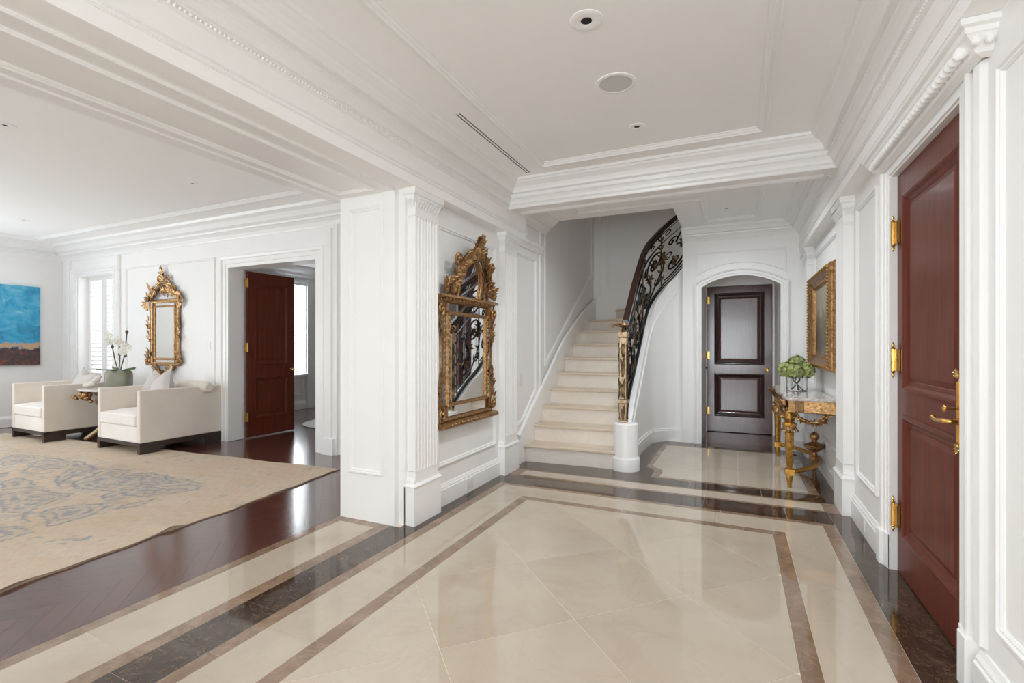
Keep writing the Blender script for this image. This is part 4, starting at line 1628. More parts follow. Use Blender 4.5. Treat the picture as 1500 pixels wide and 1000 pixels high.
b.lathe([(0.082, -0.010), (0.082, 0)], (-0.761, 5.46, VC), 24)
tag(b.build('smoke_detector', 'ceil', None, smooth=40), 'round white smoke detector on the stair hall ceiling', 'smoke detector')
t = thing('slot_vent', 'long narrow slot air vent along the left foyer ceiling', 'vent', (-1.8, 3.65, 3.0))
for dx in (-0.013, 0.013):
    B().box(-1.80 + dx - 0.005, -1.80 + dx + 0.005, 3.0, 4.30, 2.9985, 3.0).build('slot', 'slot', t)
B().box(-1.83, -1.77, 2.985, 4.315, 2.9992, 3.0004).build('flange', 'ceil', t)


def outlet(nm, label, cat, fn, w, h, slots=2):
    t = thing(nm, label, cat)
    b = B()
    b.prism(rect(-w / 2, w / 2, -h / 2, h / 2), -0.001, 0.006, fn)
    b.build('cover_plate', 'outlet', t, bevel=0.002)
    for k in range(slots):
        b = B()
        zc = (k - (slots - 1) / 2) * h * 0.42
        b.prism(rect(-w * 0.22, w * 0.22, zc - h * 0.12, zc + h * 0.12), 0.006, 0.008, fn)
        b.build('socket', 'outlet', t, bevel=0.001)


outlet('wall_outlet', 'white outlet plate on the baseboard under the gilt mirror', 'outlet', lambda a, c, e: (FX0 + 0.026 + e, 3.93 + a, 0.075 + c), 0.13, 0.10)
outlet('wall_outlet', 'white outlet plate on the baseboard right of the far pilaster', 'outlet', lambda a, c, e: (FX1 - 0.026 - e, 4.20 + a, 0.085 + c), 0.09, 0.10)
outlet('light_switch', 'white light switch on the wall beside the entrance door', 'switch', lambda a, c, e: (FX1 - e, 3.845 + a, 1.03 + c), 0.08, 0.125, 1)
outlet('light_switch', 'white light switch on the wall at the foot of the stairs', 'switch', lambda a, c, e: (FX0 + e, 5.17 + a, 0.95 + c), 0.08, 0.125, 1)
outlet('light_switch', 'white light switch on the living room wall right of the rococo mirror', 'switch', lambda a, c, e: (-6.95 + a, LRY - e, 1.35 + c), 0.08, 0.12, 1)


# ------------------------------------------------------------------ gilt mirrors
def foliage(b, path, fn, n, L, W, nrm, spread=0.9, lift=0.012, seed=1):
    """carved leaves scattered along a path given in wall coordinates"""
    rg = random.Random(seed)
    P = catmull(path, 8)
    for k in range(n):
        t = (k + rg.random() * 0.6) / n * (len(P) - 1)
        i = min(len(P) - 2, int(t))
        a = Vector(P[i]).lerp(Vector(P[i + 1]), t - i)
        d = Vector(P[i + 1]) - Vector(P[i])
        ang = math.atan2(d[1], d[0]) + rg.choice((-1, 1)) * spread * (0.3 + rg.random() * 0.9)
        p0 = Vector(fn(a[0], a[1], lift + rg.random() * lift))
        p1 = Vector(fn(a[0] + math.cos(ang), a[1] + math.sin(ang), lift))
        b.leaf(p0, p1 - p0, nrm, L * (0.6 + 0.7 * rg.random()), W * (0.7 + 0.6 * rg.random()), 0.1 + 0.3 * rg.random(), 0.006)


def curl(b, fn, c, r, a0, turns, rad, lift, sgn=1):
    pts = []
    for k in range(19):
        t = k / 18
        rr_ = r * (1 - 0.8 * t)
        a = a0 + sgn * turns * 2 * PI * t
        pts.append(fn(c[0] + rr_ * math.cos(a), c[1] + rr_ * math.sin(a), lift + 0.012 * t))
    b.tube(pts, [rad * (1.0 - 0.3 * k / 18) for k in range(19)], 7)
    b.ball(pts[-1], rad * 1.5)


GP = [(0, 0.0), (0, 0.014), (0.006, 0.022), (0.018, 0.024), (0.026, 0.018), (0.034, 0.017), (0.038, 0.012), (0.038, 0.0)]

MC = 3.905
mir = thing('wall_mirror', 'large gilt baroque mirror with arched crest on the foyer wall', 'mirror', (FX0, MC, 0.65))
mf = lambda a, c, e: (FX0 + 0.012 + e, MC + a, c)
B().prism(rect(-0.47, 0.47, 0.68, 1.78), -0.008, 0.004, mf).build('backing', 'bronze', mir)
outer = [(-0.475, 0.70), (0.475, 0.70), (0.455, 1.76), (-0.455, 1.76)]
b = B()
b.mold(outer, GP, True, mf)
b.build('outer_frame', 'gilt', mir, smooth=30)
b = B()
b.mold([(-0.345, 0.845), (0.345, 0.845), (0.335, 1.625), (-0.335, 1.625)], [(d * 0.8 - 0.018, c + 0.008) for d, c in GP], True, mf)
b.build('inner_frame', 'gilt', mir, smooth=30)
for q in ([(-0.43, 0.84), (-0.36, 0.84), (-0.35, 1.63), (-0.415, 1.63)], [(0.36, 0.84), (0.43, 0.84), (0.415, 1.63), (0.35, 1.63)],
          [(-0.34, 0.745), (0.34, 0.745), (0.34, 0.825), (-0.34, 0.825)], [(-0.33, 1.645), (0.33, 1.645), (0.33, 1.71), (-0.33, 1.71)]):
    B().prism(q, 0.0, 0.012, mf).build('border_glass', 'mirror', mir)
B().prism([(-0.33, 0.86), (0.33, 0.86), (0.32, 1.61), (-0.32, 1.61)], 0.0, 0.010, mf).build('mirror_glass', 'mirror', mir)
b = B()
b.mold([(0.50, 1.765), (-0.50, 1.765)], [(-0.01, 0), (-0.02, 0.05), (-0.01, 0.075), (0.005, 0.08), (0.012, 0.07), (0.015, 0.0)], False, mf)
b.build('ledge', 'gilt', mir)
b = B()
b.mold([(0.50, 0.675), (-0.50, 0.675)], [(-0.025, 0), (-0.025, 0.05), (-0.012, 0.075), (0.012, 0.08), (0.025, 0.06), (0.025, 0.0)], False, mf)
b.build('ledge', 'gilt', mir)
b = B()
for sx in (-1, 1):
    foliage(b, [(sx * 0.47, 0.72), (sx * 0.49, 0.95), (sx * 0.45, 1.1)], mf, 18, 0.065, 0.035, (1, 0, 0), 0.6, seed=3 + sx)
    foliage(b, [(sx * 0.45, 1.30), (sx * 0.47, 1.50), (sx * 0.50, 1.72)], mf, 22, 0.065, 0.035, (1, 0, 0), 0.6, seed=8 + sx)
    curl(b, mf, (sx * 0.475, 0.78), 0.06, PI / 2, 1.2, 0.014, 0.03, sx)
    curl(b, mf, (sx * 0.485, 1.66), 0.055, -PI / 2, 1.2, 0.014, 0.03, -sx)
    for yy in np.arange(0.90, 1.62, 0.045):
        b.ball(mf(sx * 0.352, yy, 0.03), 0.012, 0.014, 0.018, 6, 4)
for k in np.arange(-0.43, 0.44, 0.055):
    b.ball(mf(k, 0.675, 0.075), 0.014, 0.022, 0.016, 6, 4)
    b.ball(mf(k, 1.745, 0.055), 0.012, 0.022, 0.014, 6, 4)
b.build('carved_ornament', 'gilt', mir, smooth=50)
# crest: it leans forward from the wall
cf = lambda a, c, e: (FX0 + 0.012 + e + 0.20 * max(0, c - 1.78), MC + a, c)
arch = [(-0.20, 1.79), (-0.19, 1.92), (-0.14, 2.03), (-0.06, 2.10), (0.0, 2.115), (0.06, 2.10), (0.14, 2.03), (0.19, 1.92), (0.20, 1.79)]
B().prism(arch, 0.0, 0.010, cf).build('crest_glass', 'mirror', mir)
b = B()
P = [cf(a, c, 0.02) for a, c in catmull([(-0.30, 1.79), (-0.28, 1.93), (-0.22, 2.06), (-0.11, 2.15), (0.0, 2.18), (0.11, 2.15), (0.22, 2.06), (0.28, 1.93), (0.30, 1.79)], 5)]
b.tube(P, 0.030, 8, 0.8)
P = [cf(a, c, 0.02) for a, c in catmull(arch, 4)]
b.tube(P, 0.016, 8)
crest = b.build('crest', 'gilt', mir, smooth=50)
b = B()
for sx in (-1, 1):
    foliage(b, [(sx * 0.34, 1.80), (sx * 0.30, 1.95), (sx * 0.22, 2.08), (sx * 0.08, 2.17)], cf, 60, 0.085, 0.05, (1, 0, 0), 0.9, 0.02, seed=20 + sx)
    foliage(b, [(sx * 0.26, 1.80), (sx * 0.23, 1.95), (sx * 0.12, 2.10)], cf, 12, 0.06, 0.04, (1, 0, 0), 0.5, 0.018, seed=30 + sx)
    foliage(b, [(sx * 0.44, 1.80), (sx * 0.42, 1.90)], cf, 14, 0.075, 0.045, (1, 0, 0), 0.8, 0.02, seed=40 + sx)
    curl(b, cf, (sx * 0.30, 2.10), 0.055, -PI / 2, 1.2, 0.014, 0.03, sx)
    curl(b, cf, (sx * 0.43, 1.87), 0.05, -PI / 2, 1.2, 0.014, 0.03, -sx)
    curl(b, cf, (sx * 0.33, 1.88), 0.05, PI / 2, 1.2, 0.014, 0.03, sx)
foliage(b, [(0.0, 2.12), (0.01, 2.19), (0.0, 2.28)], cf, 30, 0.085, 0.055, (1, 0, 0), 0.7, 0.02, seed=50)
for k in range(7):
    a = math.radians(20 + k * 23)
    b.leaf(cf(0, 2.19, 0.03), Vector((0.08, 0.55 * math.cos(a), math.sin(a))), (1, 0, 0), 0.125, 0.05, 0.1, 0.008)
b.ball(cf(0, 2.20, 0.04), 0.03, 0.035, 0.04)
b.build('crest_ornament', 'gilt', crest, smooth=50)

# living room mirror
m2 = thing('wall_mirror', 'smaller gilt rococo mirror on the living room wall above the right armchair', 'mirror', (-7.95, LRY, 0.92))
qf = lambda a, c, e: (-7.95 + a, LRY - 0.012 - e, c)
B().prism(rect(-0.34, 0.34, 1.06, 2.04), -0.008, 0.004, qf).build('backing', 'bronze', m2)
b = B()
b.mold(rect(-0.36, 0.36, 1.04, 2.06), [(d * 1.5, c * 1.2) for d, c in GP], True, qf)
b.mold(rect(-0.25, 0.25, 1.15, 1.95), [(d * 0.8 - 0.018, c + 0.006) for d, c in GP], True, qf)
b.build('frame', 'gilt', m2, smooth=30)
B().prism(rect(-0.235, 0.235, 1.165, 1.935), 0.0, 0.010, qf).build('mirror_glass', 'mirror', m2)
for q in (rect(-0.29, -0.255, 1.16, 1.94), rect(0.255, 0.29, 1.16, 1.94), rect(-0.23, 0.23, 1.965, 2.02), rect(-0.23, 0.23, 1.09, 1.13)):
    B().prism(q, 0.0, 0.010, qf).build('border_glass', 'mirror', m2)
b = B()
P = [qf(a, c, 0.03) for a, c in catmull([(-0.36, 2.09), (-0.25, 2.12), (-0.18, 2.24), (-0.09, 2.30), (0.0, 2.31), (0.09, 2.30), (0.18, 2.24), (0.25, 2.12), (0.36, 2.09)], 4)]
b.tube(P, 0.026, 8)
cr = b.build('crest', 'gilt', m2, smooth=50)
b = B()
P = [qf(a, c, 0.03) for a, c in catmull([(-0.28, 1.02), (-0.18, 0.97), (-0.08, 0.92), (0, 0.90), (0.08, 0.92), (0.18, 0.97), (0.28, 1.02)], 4)]
b.tube(P, 0.022, 8)
b.build('apron_scroll', 'gilt', m2, smooth=50)
b = B()
for sx in (-1, 1):
    foliage(b, [(sx * 0.36, 2.10), (sx * 0.22, 2.16), (sx * 0.12, 2.28)], qf, 24, 0.086, 0.05, (0, -1, 0), 1.0, 0.02, seed=60 + sx)
    foliage(b, [(sx * 0.37, 1.05), (sx * 0.40, 1.14), (sx * 0.37, 1.25)], qf, 12, 0.072, 0.05, (0, -1, 0), 0.9, 0.02, seed=64 + sx)
    foliage(b, [(sx * 0.37, 1.40), (sx * 0.38, 1.6), (sx * 0.38, 1.8)], qf, 12, 0.065, 0.04, (0, -1, 0), 0.7, 0.02, seed=70 + sx)
    foliage(b, [(sx * 0.39, 1.9), (sx * 0.43, 2.02), (sx * 0.38, 2.12)], qf, 16, 0.079, 0.05, (0, -1, 0), 0.9, 0.02, seed=74 + sx)
    curl(b, qf, (sx * 0.42, 2.08), 0.06, PI / 2, 1.2, 0.017, 0.03, sx)
    curl(b, qf, (sx * 0.40, 1.12), 0.06, PI / 2, 1.3, 0.017, 0.03, sx)
    curl(b, qf, (sx * 0.385, 1.66), 0.04, -PI / 2, 1.2, 0.014, 0.03, -sx)
    curl(b, qf, (sx * 0.25, 2.22), 0.05, -PI / 2, 1.2, 0.014, 0.03, sx)
    foliage(b, [(sx * 0.26, 1.02), (sx * 0.1, 0.96), (0, 0.92)], qf, 14, 0.09, 0.045, (0, -1, 0), 0.9, 0.02, seed=80 + sx)
    curl(b, qf, (sx * 0.09, 2.38), 0.055, -PI / 2, 1.1, 0.014, 0.03, sx)
b.leaf(qf(-0.31, 2.17, 0.03), (-0.5, 0, 1), (0, -1, 0), 0.17, 0.06, 0.1, 0.006)
foliage(b, [(0.0, 2.30), (-0.02, 2.40), (-0.05, 2.50)], qf, 16, 0.072, 0.05, (0, -1, 0), 0.9, 0.02, seed=90)
foliage(b, [(-0.1, 2.14), (0, 2.2), (0.1, 2.14)], qf, 14, 0.08, 0.04, (0, -1, 0), 1.2, 0.015, seed=91)
b.build('carved_ornament', 'gilt', cr, smooth=50)

# ------------------------------------------------------------------ console table on the right
TT = 0.86
ct = thing('console_table', 'gilded carved console table with grey marble top against the right wall', 'console table', (0.62, 6.05, 0))


def console_outline(ins):
    w, ya, yc, xf_ = FX1 - 0.012, 5.20 + ins, 6.94 - ins, 0.40 + ins
    near = [(w, ya), (0.70, ya + 0.035), (0.58, ya + 0.055), (0.50, ya + 0.035), (0.45, ya + 0.05), (xf_ + 0.03, ya + 0.12)]
    far = [(xf_ + 0.03, yc - 0.12), (0.45, yc - 0.05), (0.50, yc - 0.035), (0.58, yc - 0.055), (0.70, yc - 0.035), (w, yc)]
    front = [(xf_ + 0.012, 5.45 + ins), (xf_ + 0.03, 5.62), (xf_ + 0.0, 5.90), (xf_ - 0.005, 6.07), (xf_ + 0.0, 6.24), (xf_ + 0.03, 6.52), (xf_ + 0.012, 6.69 - ins)]
    return near + front + far


b = B()
b.prism(console_outline(0.0), TT - 0.028, TT)
b.build('marble_top', 'tabletop', ct, bevel=0.008)
b = B()
b.prism(console_outline(0.028), TT - 0.135, TT - 0.028)
ol = console_outline(0.028)[::-1]
b.mold(ol, [(-0.005, TT - 0.050), (0.010, TT - 0.048), (0.016, TT - 0.038), (0.014, TT - 0.029), (-0.005, TT - 0.028)])
b.mold(ol, [(-0.005, TT - 0.140), (0.012, TT - 0.140), (0.018, TT - 0.130), (0.010, TT - 0.118), (-0.005, TT - 0.116)])
ap_ = b.build('apron', 'gilt', ct)
b = B()
for i in range(len(ol) - 1):
    a, c = Vector(ol[i]), Vector(ol[i + 1])
    L_ = (c - a).length
    nn = Vector((-(c - a).y, (c - a).x)).normalized()
    for k in range(int(L_ / 0.045)):
        p = a.lerp(c, (k + 0.5) * 0.045 / L_)
        b.leaf((p.x + nn.x * 0.003, p.y + nn.y * 0.003, TT - 0.112), ((c - a).x * 0.6 / L_, (c - a).y * 0.6 / L_, 0.7), (nn.x, nn.y, 0), 0.06, 0.03, 0.15, 0.004)
b.build('apron_carving', 'giltbright', ap_, smooth=50)
LEGP = [(0.018, 0.0), (0.016, 0.02), (0.022, 0.06), (0.026, 0.10), (0.022, 0.115), (0.034, 0.118), (0.034, 0.175), (0.020, 0.18), (0.022, 0.20), (0.027, 0.22), (0.034, 0.50), (0.036, 0.52), (0.026, 0.53), (0.030, 0.54), (0.050, 0.575), (0.056, 0.60), (0.050, 0.615), (0.030, 0.625), (0.040, 0.64), (0.044, 0.66), (0.034, 0.675), (0.034, 0.73)]
for ly, sy in ((5.345, -1), (6.775, 1)):
    lx = 0.465
    b = B()
    b.lathe([(r * 1.05, z) for r, z in LEGP], (lx, ly, 0), 24, 8, 0.06)
    b.box(lx - 0.038, lx + 0.038, ly - 0.038, ly + 0.038, 0.118, 0.175)
    leg = b.build('leg', 'giltbright', ct, smooth=45)
    b = B()
    for k in range(14):
        a = 2 * PI * k / 14
        d = Vector((math.cos(a), math.sin(a), 0))
        b.leaf(Vector((lx, ly, 0.60)) + d * 0.035, d * 0.5 + Vector((0, 0, -1)), d, 0.08, 0.026, 0.1, 0.003)
        b.leaf(Vector((lx, ly, 0.63)) + d * 0.03, d * 0.6 + Vector((0, 0, 1)), d, 0.05, 0.024, 0.2, 0.003)
    for k in range(9):
        a = PI + (k - 4) * 0.25 + sy * 0.5
        d = Vector((math.cos(a), math.sin(a), 0))
        b.leaf(Vector((lx, ly, 0.72 + 0.012 * (k % 4))) + d * 0.03, d * 0.4 + Vector((0, 0, 1)), d, 0.10, 0.04, 0.35, 0.006)
    b.ball((lx - 0.045, ly + sy * 0.02, 0.80), 0.03, 0.03, 0.04)
    b.build('leg_carving', 'gilt', leg, smooth=50)
JX, JY = 0.76, 6.06
for ly in (5.345, 6.775):
    b = B()
    pts = catmull([(0.465, ly, 0.147), (0.56, ly + (JY - ly) * 0.12, 0.147), (0.70, ly + (JY - ly) * 0.42, 0.150), (JX + 0.02, ly + (JY - ly) * 0.8, 0.155), (JX, JY, 0.155)], 6)
    b.tube(pts, 0.026, 8, 0.9)
    b.build('stretcher', 'giltbright', ct, smooth=50)
b = B()
b.lathe([(0.016, 0.0), (0.02, 0.03), (0.03, 0.09), (0.05, 0.12), (0.05, 0.175), (0.04, 0.18)], (JX, JY, 0), 16)
b.build('rear_foot', 'gilt', ct, smooth=45)
b = B()
b.lathe([(0.035, 0.18), (0.02, 0.20), (0.02, 0.215), (0.055, 0.235), (0.085, 0.265), (0.095, 0.295), (0.085, 0.305), (0.05, 0.315), (0.022, 0.33), (0.022, 0.345), (0.04, 0.365), (0.045, 0.39), (0.03, 0.42), (0.008, 0.435)], (JX, JY, 0), 20, 8, 0.05)
b.build('urn', 'gilt', ct, smooth=45)
b = B()
gp = catmull([(0.44, 5.50, 0.715), (0.455, 5.62, 0.655), (0.46, 5.85, 0.615), (0.46, 6.07, 0.605), (0.46, 6.28, 0.615), (0.455, 6.5, 0.655), (0.44, 6.62, 0.715)], 6)
gn = catmull([(0.51, 5.30, 0.715), (0.55, 5.30, 0.665), (0.62, 5.30, 0.635), (0.69, 5.29, 0.640), (0.74, 5.28, 0.665), (0.77, 5.28, 0.715)], 6)
rg = random.Random(5)
for g in (gp, gn):
    b.tube(g, 0.012, 7)
    for p in g[1:-1]:
        for k in range(2):
            d = Vector((rg.uniform(-1, 1), rg.uniform(-1, 1), rg.uniform(-0.9, 0.5)))
            b.leaf(p, d, Vector((-1, -0.6, 0.2)), 0.045, 0.026, 0.2, 0.004)
        b.ball(p, 0.015, None, None, 7, 5)
b.build('garland', 'gilt', ct, smooth=50)

# vase of green hydrangeas
vx, vy = 0.605, 6.16
vs_ = thing('flower_vase', 'clear glass cylinder vase standing on the marble console table', 'vase', (vx, vy, TT))
b = B()
b.lathe([(0.100, 0.0), (0.102, 0.004), (0.102, 0.168), (0.100, 0.172), (0.096, 0.168), (0.096, 0.012), (0.0, 0.012)], (vx, vy, TT), 32)
b.build('glass', 'glass', vs_, smooth=40)
hy = thing('hydrangea_bouquet', 'green hydrangea heads filling the glass vase on the console', 'flowers', (vx, vy, TT + 0.012))
rg = random.Random(11)
for (dx, dy, dz, r) in ((-0.105, -0.02, 0.225, 0.085), (0.085, -0.03, 0.22, 0.085), (0.0, 0.03, 0.285, 0.095), (-0.02, -0.10, 0.215, 0.085), (0.03, 0.11, 0.225, 0.085)):
    b = B()
    c = Vector((vx + dx, vy + dy, TT + dz))
    for k in range(130):
        zz = 1 - 1.8 * (k + 0.5) / 130
        a = k * 2.39996
        d = Vector((math.sqrt(1 - zz * zz) * math.cos(a), math.sqrt(1 - zz * zz) * math.sin(a), zz * 0.85)).normalized()
        d = (d + Vector((rg.uniform(-.35, .35), rg.uniform(-.35, .35), rg.uniform(-.35, .35)))).normalized()
        p = c + d * r * rg.uniform(0.72, 0.98)
        t1 = d.orthogonal().normalized()
        t2 = d.cross(t1).normalized()
        ro = rg.random() * PI
        for q in range(4):
            an = ro + q * PI / 2
            dd = t1 * math.cos(an) + t2 * math.sin(an)
            s_ = t1 * -math.sin(an) + t2 * math.cos(an)
            e = p + dd * 0.026 + d * rg.uniform(0.0, 0.012)
            b.add([p, p + dd * 0.016 + s_ * 0.013 + d * 0.007, e, p + dd * 0.016 - s_ * 0.013 + d * 0.007], [(0, 1, 2, 3)])
    b.build('flower_head', 'hydrangea', hy)
for k in range(5):
    a = 2 * PI * k / 5
    b = B()
    b.tube([(vx + 0.06 * math.cos(a), vy + 0.06 * math.sin(a), TT + 0.015), (vx - 0.03 * math.cos(a), vy - 0.03 * math.sin(a), TT + 0.10), (vx - 0.05 * math.cos(a), vy - 0.05 * math.sin(a), TT + 0.20)], 0.006, 6)
    b.build('stem', 'stem', hy)

# framed landscape over the console
lp = thing('landscape_painting', 'dark old landscape painting in a deep gilt frame above the console', 'painting', (FX1, 5.93, 1.1))
pf = on_nx(FX1 - 0.002)
y0, y1, z0, z1 = 5.22, 6.66, 1.10, 2.13
b = B()
b.mold(rect(y0, y1, z0, z1), [(0.0, 0.0), (0.0, 0.035), (0.012, 0.05), (0.012, 0.065), (0.03, 0.085), (0.055, 0.088), (0.075, 0.070), (0.12, 0.045), (0.135, 0.048), (0.145, 0.03), (0.15, 0.0)], True, pf)
fr = b.build('frame', 'gilt', lp, smooth=25)
b = B()
for (ya, za, yb, zb) in ((y0 + .042, z0 + .042, y1 - .042, z0 + .042), (y1 - .042, z0 + .042, y1 - .042, z1 - .042), (y1 - .042, z1 - .042, y0 + .042, z1 - .042), (y0 + .042, z1 - .042, y0 + .042, z0 + .042)):
    L_ = math.hypot(yb - ya, zb - za)
    for k in range(int(L_ / 0.032)):
        t_ = (k + 0.5) * 0.032 / L_
        b.ball(pf(ya + (yb - ya) * t_, za + (zb - za) * t_, 0.09), 0.010, 0.014, 0.014, 6, 4)
b.build('frame_carving', 'giltbright', fr, smooth=60)
B().prism(rect(y0 + 0.14, y1 - 0.14, z0 + 0.14, z1 - 0.14), 0.004, 0.02, pf).build('canvas', 'oldmaster', lp)

# ------------------------------------------------------------------ abstract painting
b = B()
b.box(LRX + 0.006, LRX + 0.05, 3.12, 4.27, 1.02, 2.357)
tag(b.build('abstract_painting', 'canvas', None, org=(LRX, 3.4, 1.02)), 'large blue abstract seascape canvas on the living room wall', 'painting')


# ------------------------------------------------------------------ armchairs
def rbox(w0, w1, d0, d1, z0, z1):
    return B().box(w0, w1, d0, d1, z0, z1)


def make_chair():
    t = thing('armchair', '', 'armchair', (0, 0, 0))
    W, D, H = 0.99, 1.02, 0.785
    a = 0.075
    z0 = 0.135
    hw, hd = W / 2, D / 2
    rbox(-hw, -hw + a, -hd, hd, z0, H).build('arm', 'linen', t, bevel=0.014, bseg=3)
    rbox(hw - a, hw, -hd, hd, z0, H).build('arm', 'linen', t, bevel=0.014, bseg=3)
    rbox(-hw + a - 0.004, hw - a + 0.004, hd - 0.12, hd, z0, H).build('backrest', 'linen', t, bevel=0.014, bseg=3)
    rbox(-hw + a, hw - a, -hd + 0.004, hd - 0.12, z0, 0.335).build('seat_base', 'seatlinen', t, bevel=0.012, bseg=3)
    b = B()
    n = 10
    vs, fs = [], []
    x0, x1, y0, y1 = -hw + a + 0.006, hw - a - 0.006, -hd - 0.012, hd - 0.125
    for layer in (0, 1):
        for i in range(n + 1):
            for j in range(n + 1):
                u, v = i / n, j / n
                bu = (1 - (2 * u - 1) ** 4) * (1 - (2 * v - 1) ** 4)
                z = (0.480 + 0.035 * bu) if layer else 0.337
                vs.append((x0 + u * (x1 - x0), y0 + v * (y1 - y0), z))
    m = (n + 1) ** 2
    for i in range(n):
        for j in range(n):
            q = i * (n + 1) + j
            fs.append((q, q + 1, q + n + 2, q + n + 1))
            fs.append((m + q, m + q + n + 1, m + q + n + 2, m + q + 1))
    for i in range(n):
        for (p, q) in ((i * (n + 1), (i + 1) * (n + 1)), ((i + 1) * (n + 1) + n, i * (n + 1) + n), (i + 1, i), (n * (n + 1) + i, n * (n + 1) + i + 1)):
            fs.append((p, q, m + q, m + p))
    b.add(vs, fs)
    b.build('seat_cushion', 'seatlinen', t, smooth=40, bevel=0.022, bseg=3)
    base = B()
    base.box(-hw, hw, -hd, -hd + 0.05, 0.095, z0)
    base.build('base_rail', 'chairbase', t)
    B().box(-hw, hw, hd - 0.05, hd, 0.095, z0).build('base_rail', 'chairbase', t)
    for s in (-1, 1):
        x0_, x1_ = (-hw, -hw + 0.055) if s < 0 else (hw - 0.055, hw)
        r_ = B()
        r_.prism([(-hd, 0.0), (-hd + 0.24, 0.0), (-hd + 0.24, 0.075), (hd - 0.20, 0.075), (hd - 0.20, 0.0), (hd, 0.0), (hd, z0), (-hd, z0)], x0_, x1_, lambda p, q, e: (e, p, q))
        r_.build('sled_leg', 'chairbase', t)
    return t


ch1 = make_chair()
ch2 = copy_tree(ch1)
ch1.location = (-7.11, 4.05, 0.012)
ch1.rotation_euler = (0, 0, math.radians(-1.5))
ch2.location = (-9.16, 3.95, 0.012)
ch2.rotation_euler = (0, 0, math.radians(-1.5))
ch1['label'] = 'cream boxy armchair nearer the open mahogany door'
ch2['label'] = 'cream boxy armchair nearer the blue painting'
for c in (ch1, ch2):
    c['group'] = 'pair of cream armchairs'


def pillow(label, loc, rot, w, h, t, mat='pillow', chop=0.12):
    b = B()
    n = 12
    vs, fs = [], []
    for layer in (-1, 1):
        for i in range(n + 1):
            for j in range(n + 1):
                u, v = 2 * i / n - 1, 2 * j / n - 1
                pu = u * (1 - 0.09 * (1 - v * v) * abs(u))
                pv = v * (1 - 0.09 * (1 - u * u) * abs(v))
                th = t / 2 * ((1 - u ** 4) * (1 - v ** 4)) ** 0.55
                dent = chop * max(0, 1 - abs(u) * 2.4) * max(0, v) ** 2
                vs.append((pu * w / 2, layer * th, (pv - dent) * h / 2))
    m = (n + 1) ** 2
    for i in range(n):
        for j in range(n):
            q = i * (n + 1) + j
            fs.append((q, q + n + 1, q + n + 2, q + 1))
            fs.append((m + q, m + q + 1, m + q + n + 2, m + q + n + 1))
    for i in range(n):
        for (p, q) in ((i * (n + 1), (i + 1) * (n + 1)), ((i + 1) * (n + 1) + n, i * (n + 1) + n), (i + 1, i), (n * (n + 1) + i, n * (n + 1) + i + 1)):
            fs.append((p, q, m + q, m + p))
    b.add(vs, fs)
    o = b.build('throw_pillow', mat, None, smooth=60)
    o.location = loc
    o.rotation_euler = rot
    return tag(o, label, 'pillow')


pillow('pale grey pillow with a peaked corner in front on the right armchair', (-7.01, 3.99, 0.75), (math.radians(-20), math.radians(-30), 0), 0.47, 0.47, 0.15, 'pillow', 0.0)
pillow('grey pillow half hidden behind the front pillow on the right armchair', (-7.33, 4.10, 0.755), (math.radians(-14), math.radians(28), math.radians(10)), 0.41, 0.41, 0.12, 'pillow', 0.0)
pillow('pale grey pillow with a chopped top on the left armchair', (-8.98, 4.02, 0.75), (math.radians(-22), math.radians(10), 0), 0.50, 0.48, 0.16, 'pillow', 0.28)
b = B()
P = [(-7.46 + 0.66 * k / 10, 4.32 + 0.01 * math.sin(k), 0.80) for k in range(11)]
b.tube([(p[0] + 0.30, p[1], p[2] - 0.02) for p in P], [0.05, 0.075, 0.083, 0.085, 0.085, 0.085, 0.085, 0.085, 0.083, 0.075, 0.05], 14)
o = tag(b.build('bolster_cushion', 'linen', None, org=(-7.1, 4.32, 0.70), smooth=60), 'cream bolster cushion along the back of the right armchair', 'cushion')

# ------------------------------------------------------------------ side table with orchid
sx0, sy0 = -8.16, 4.05
st = thing('side_table', 'irregular pale stone side table with gilt root legs between the armchairs', 'side table', (sx0, sy0, 0))
ST = 0.735
pl_ = [(sx0 - 0.42, sy0 - 0.30), (sx0 - 0.10, sy0 - 0.40), (sx0 + 0.22, sy0 - 0.36), (sx0 + 0.36, sy0 - 0.15), (sx0 + 0.36, sy0 + 0.2), (sx0 + 0.15, sy0 + 0.32), (sx0 - 0.2, sy0 + 0.30), (sx0 - 0.38, sy0 + 0.1)]
b = B()
b.prism(pl_, ST - 0.02, ST)
b.build('stone_top', 'shell', st, bevel=0.005)
rg = random.Random(2)
for (ax, ay, bx, by) in ((-0.28, -0.25, -0.05, -0.05), (0.22, -0.22, 0.05, -0.05), (0.2, 0.2, 0.04, 0.05), (-0.22, 0.2, -0.05, 0.05), (0.30, -0.30, -0.02, -0.10)):
    b = B()
    b.tube(catmull([(sx0 + ax, sy0 + ay, 0.012), (sx0 + ax * 0.55, sy0 + ay * 0.55, 0.16), (sx0 + bx, sy0 + by, 0.38), (sx0 + bx * 2 - 0.02, sy0 + by * 2.2, 0.56), (sx0 + ax * 0.8, sy0 + ay * 0.8, ST - 0.02)], 5), [0.035] * 6 + [0.022] * 9 + [0.028] * 6, 8)
    b.build('root_leg', 'giltpale', st, smooth=60)
b = B()
for k in range(14):
    p = (sx0 - 0.22 + rg.uniform(-0.14, 0.14), sy0 - 0.32 + rg.uniform(-0.04, 0.05), 0.63 + rg.uniform(-0.07, 0.07))
    b.ball(p, rg.uniform(0.025, 0.042), None, None, 8, 6)
b.build('gilt_cluster', 'gilt', st, smooth=60)
ob = B()
ox, oy = -8.22, 4.10
orch = thing('potted_orchid', 'white orchid in a rounded grey green planter on the side table', 'potted plant', (ox, oy, ST))
sq = []
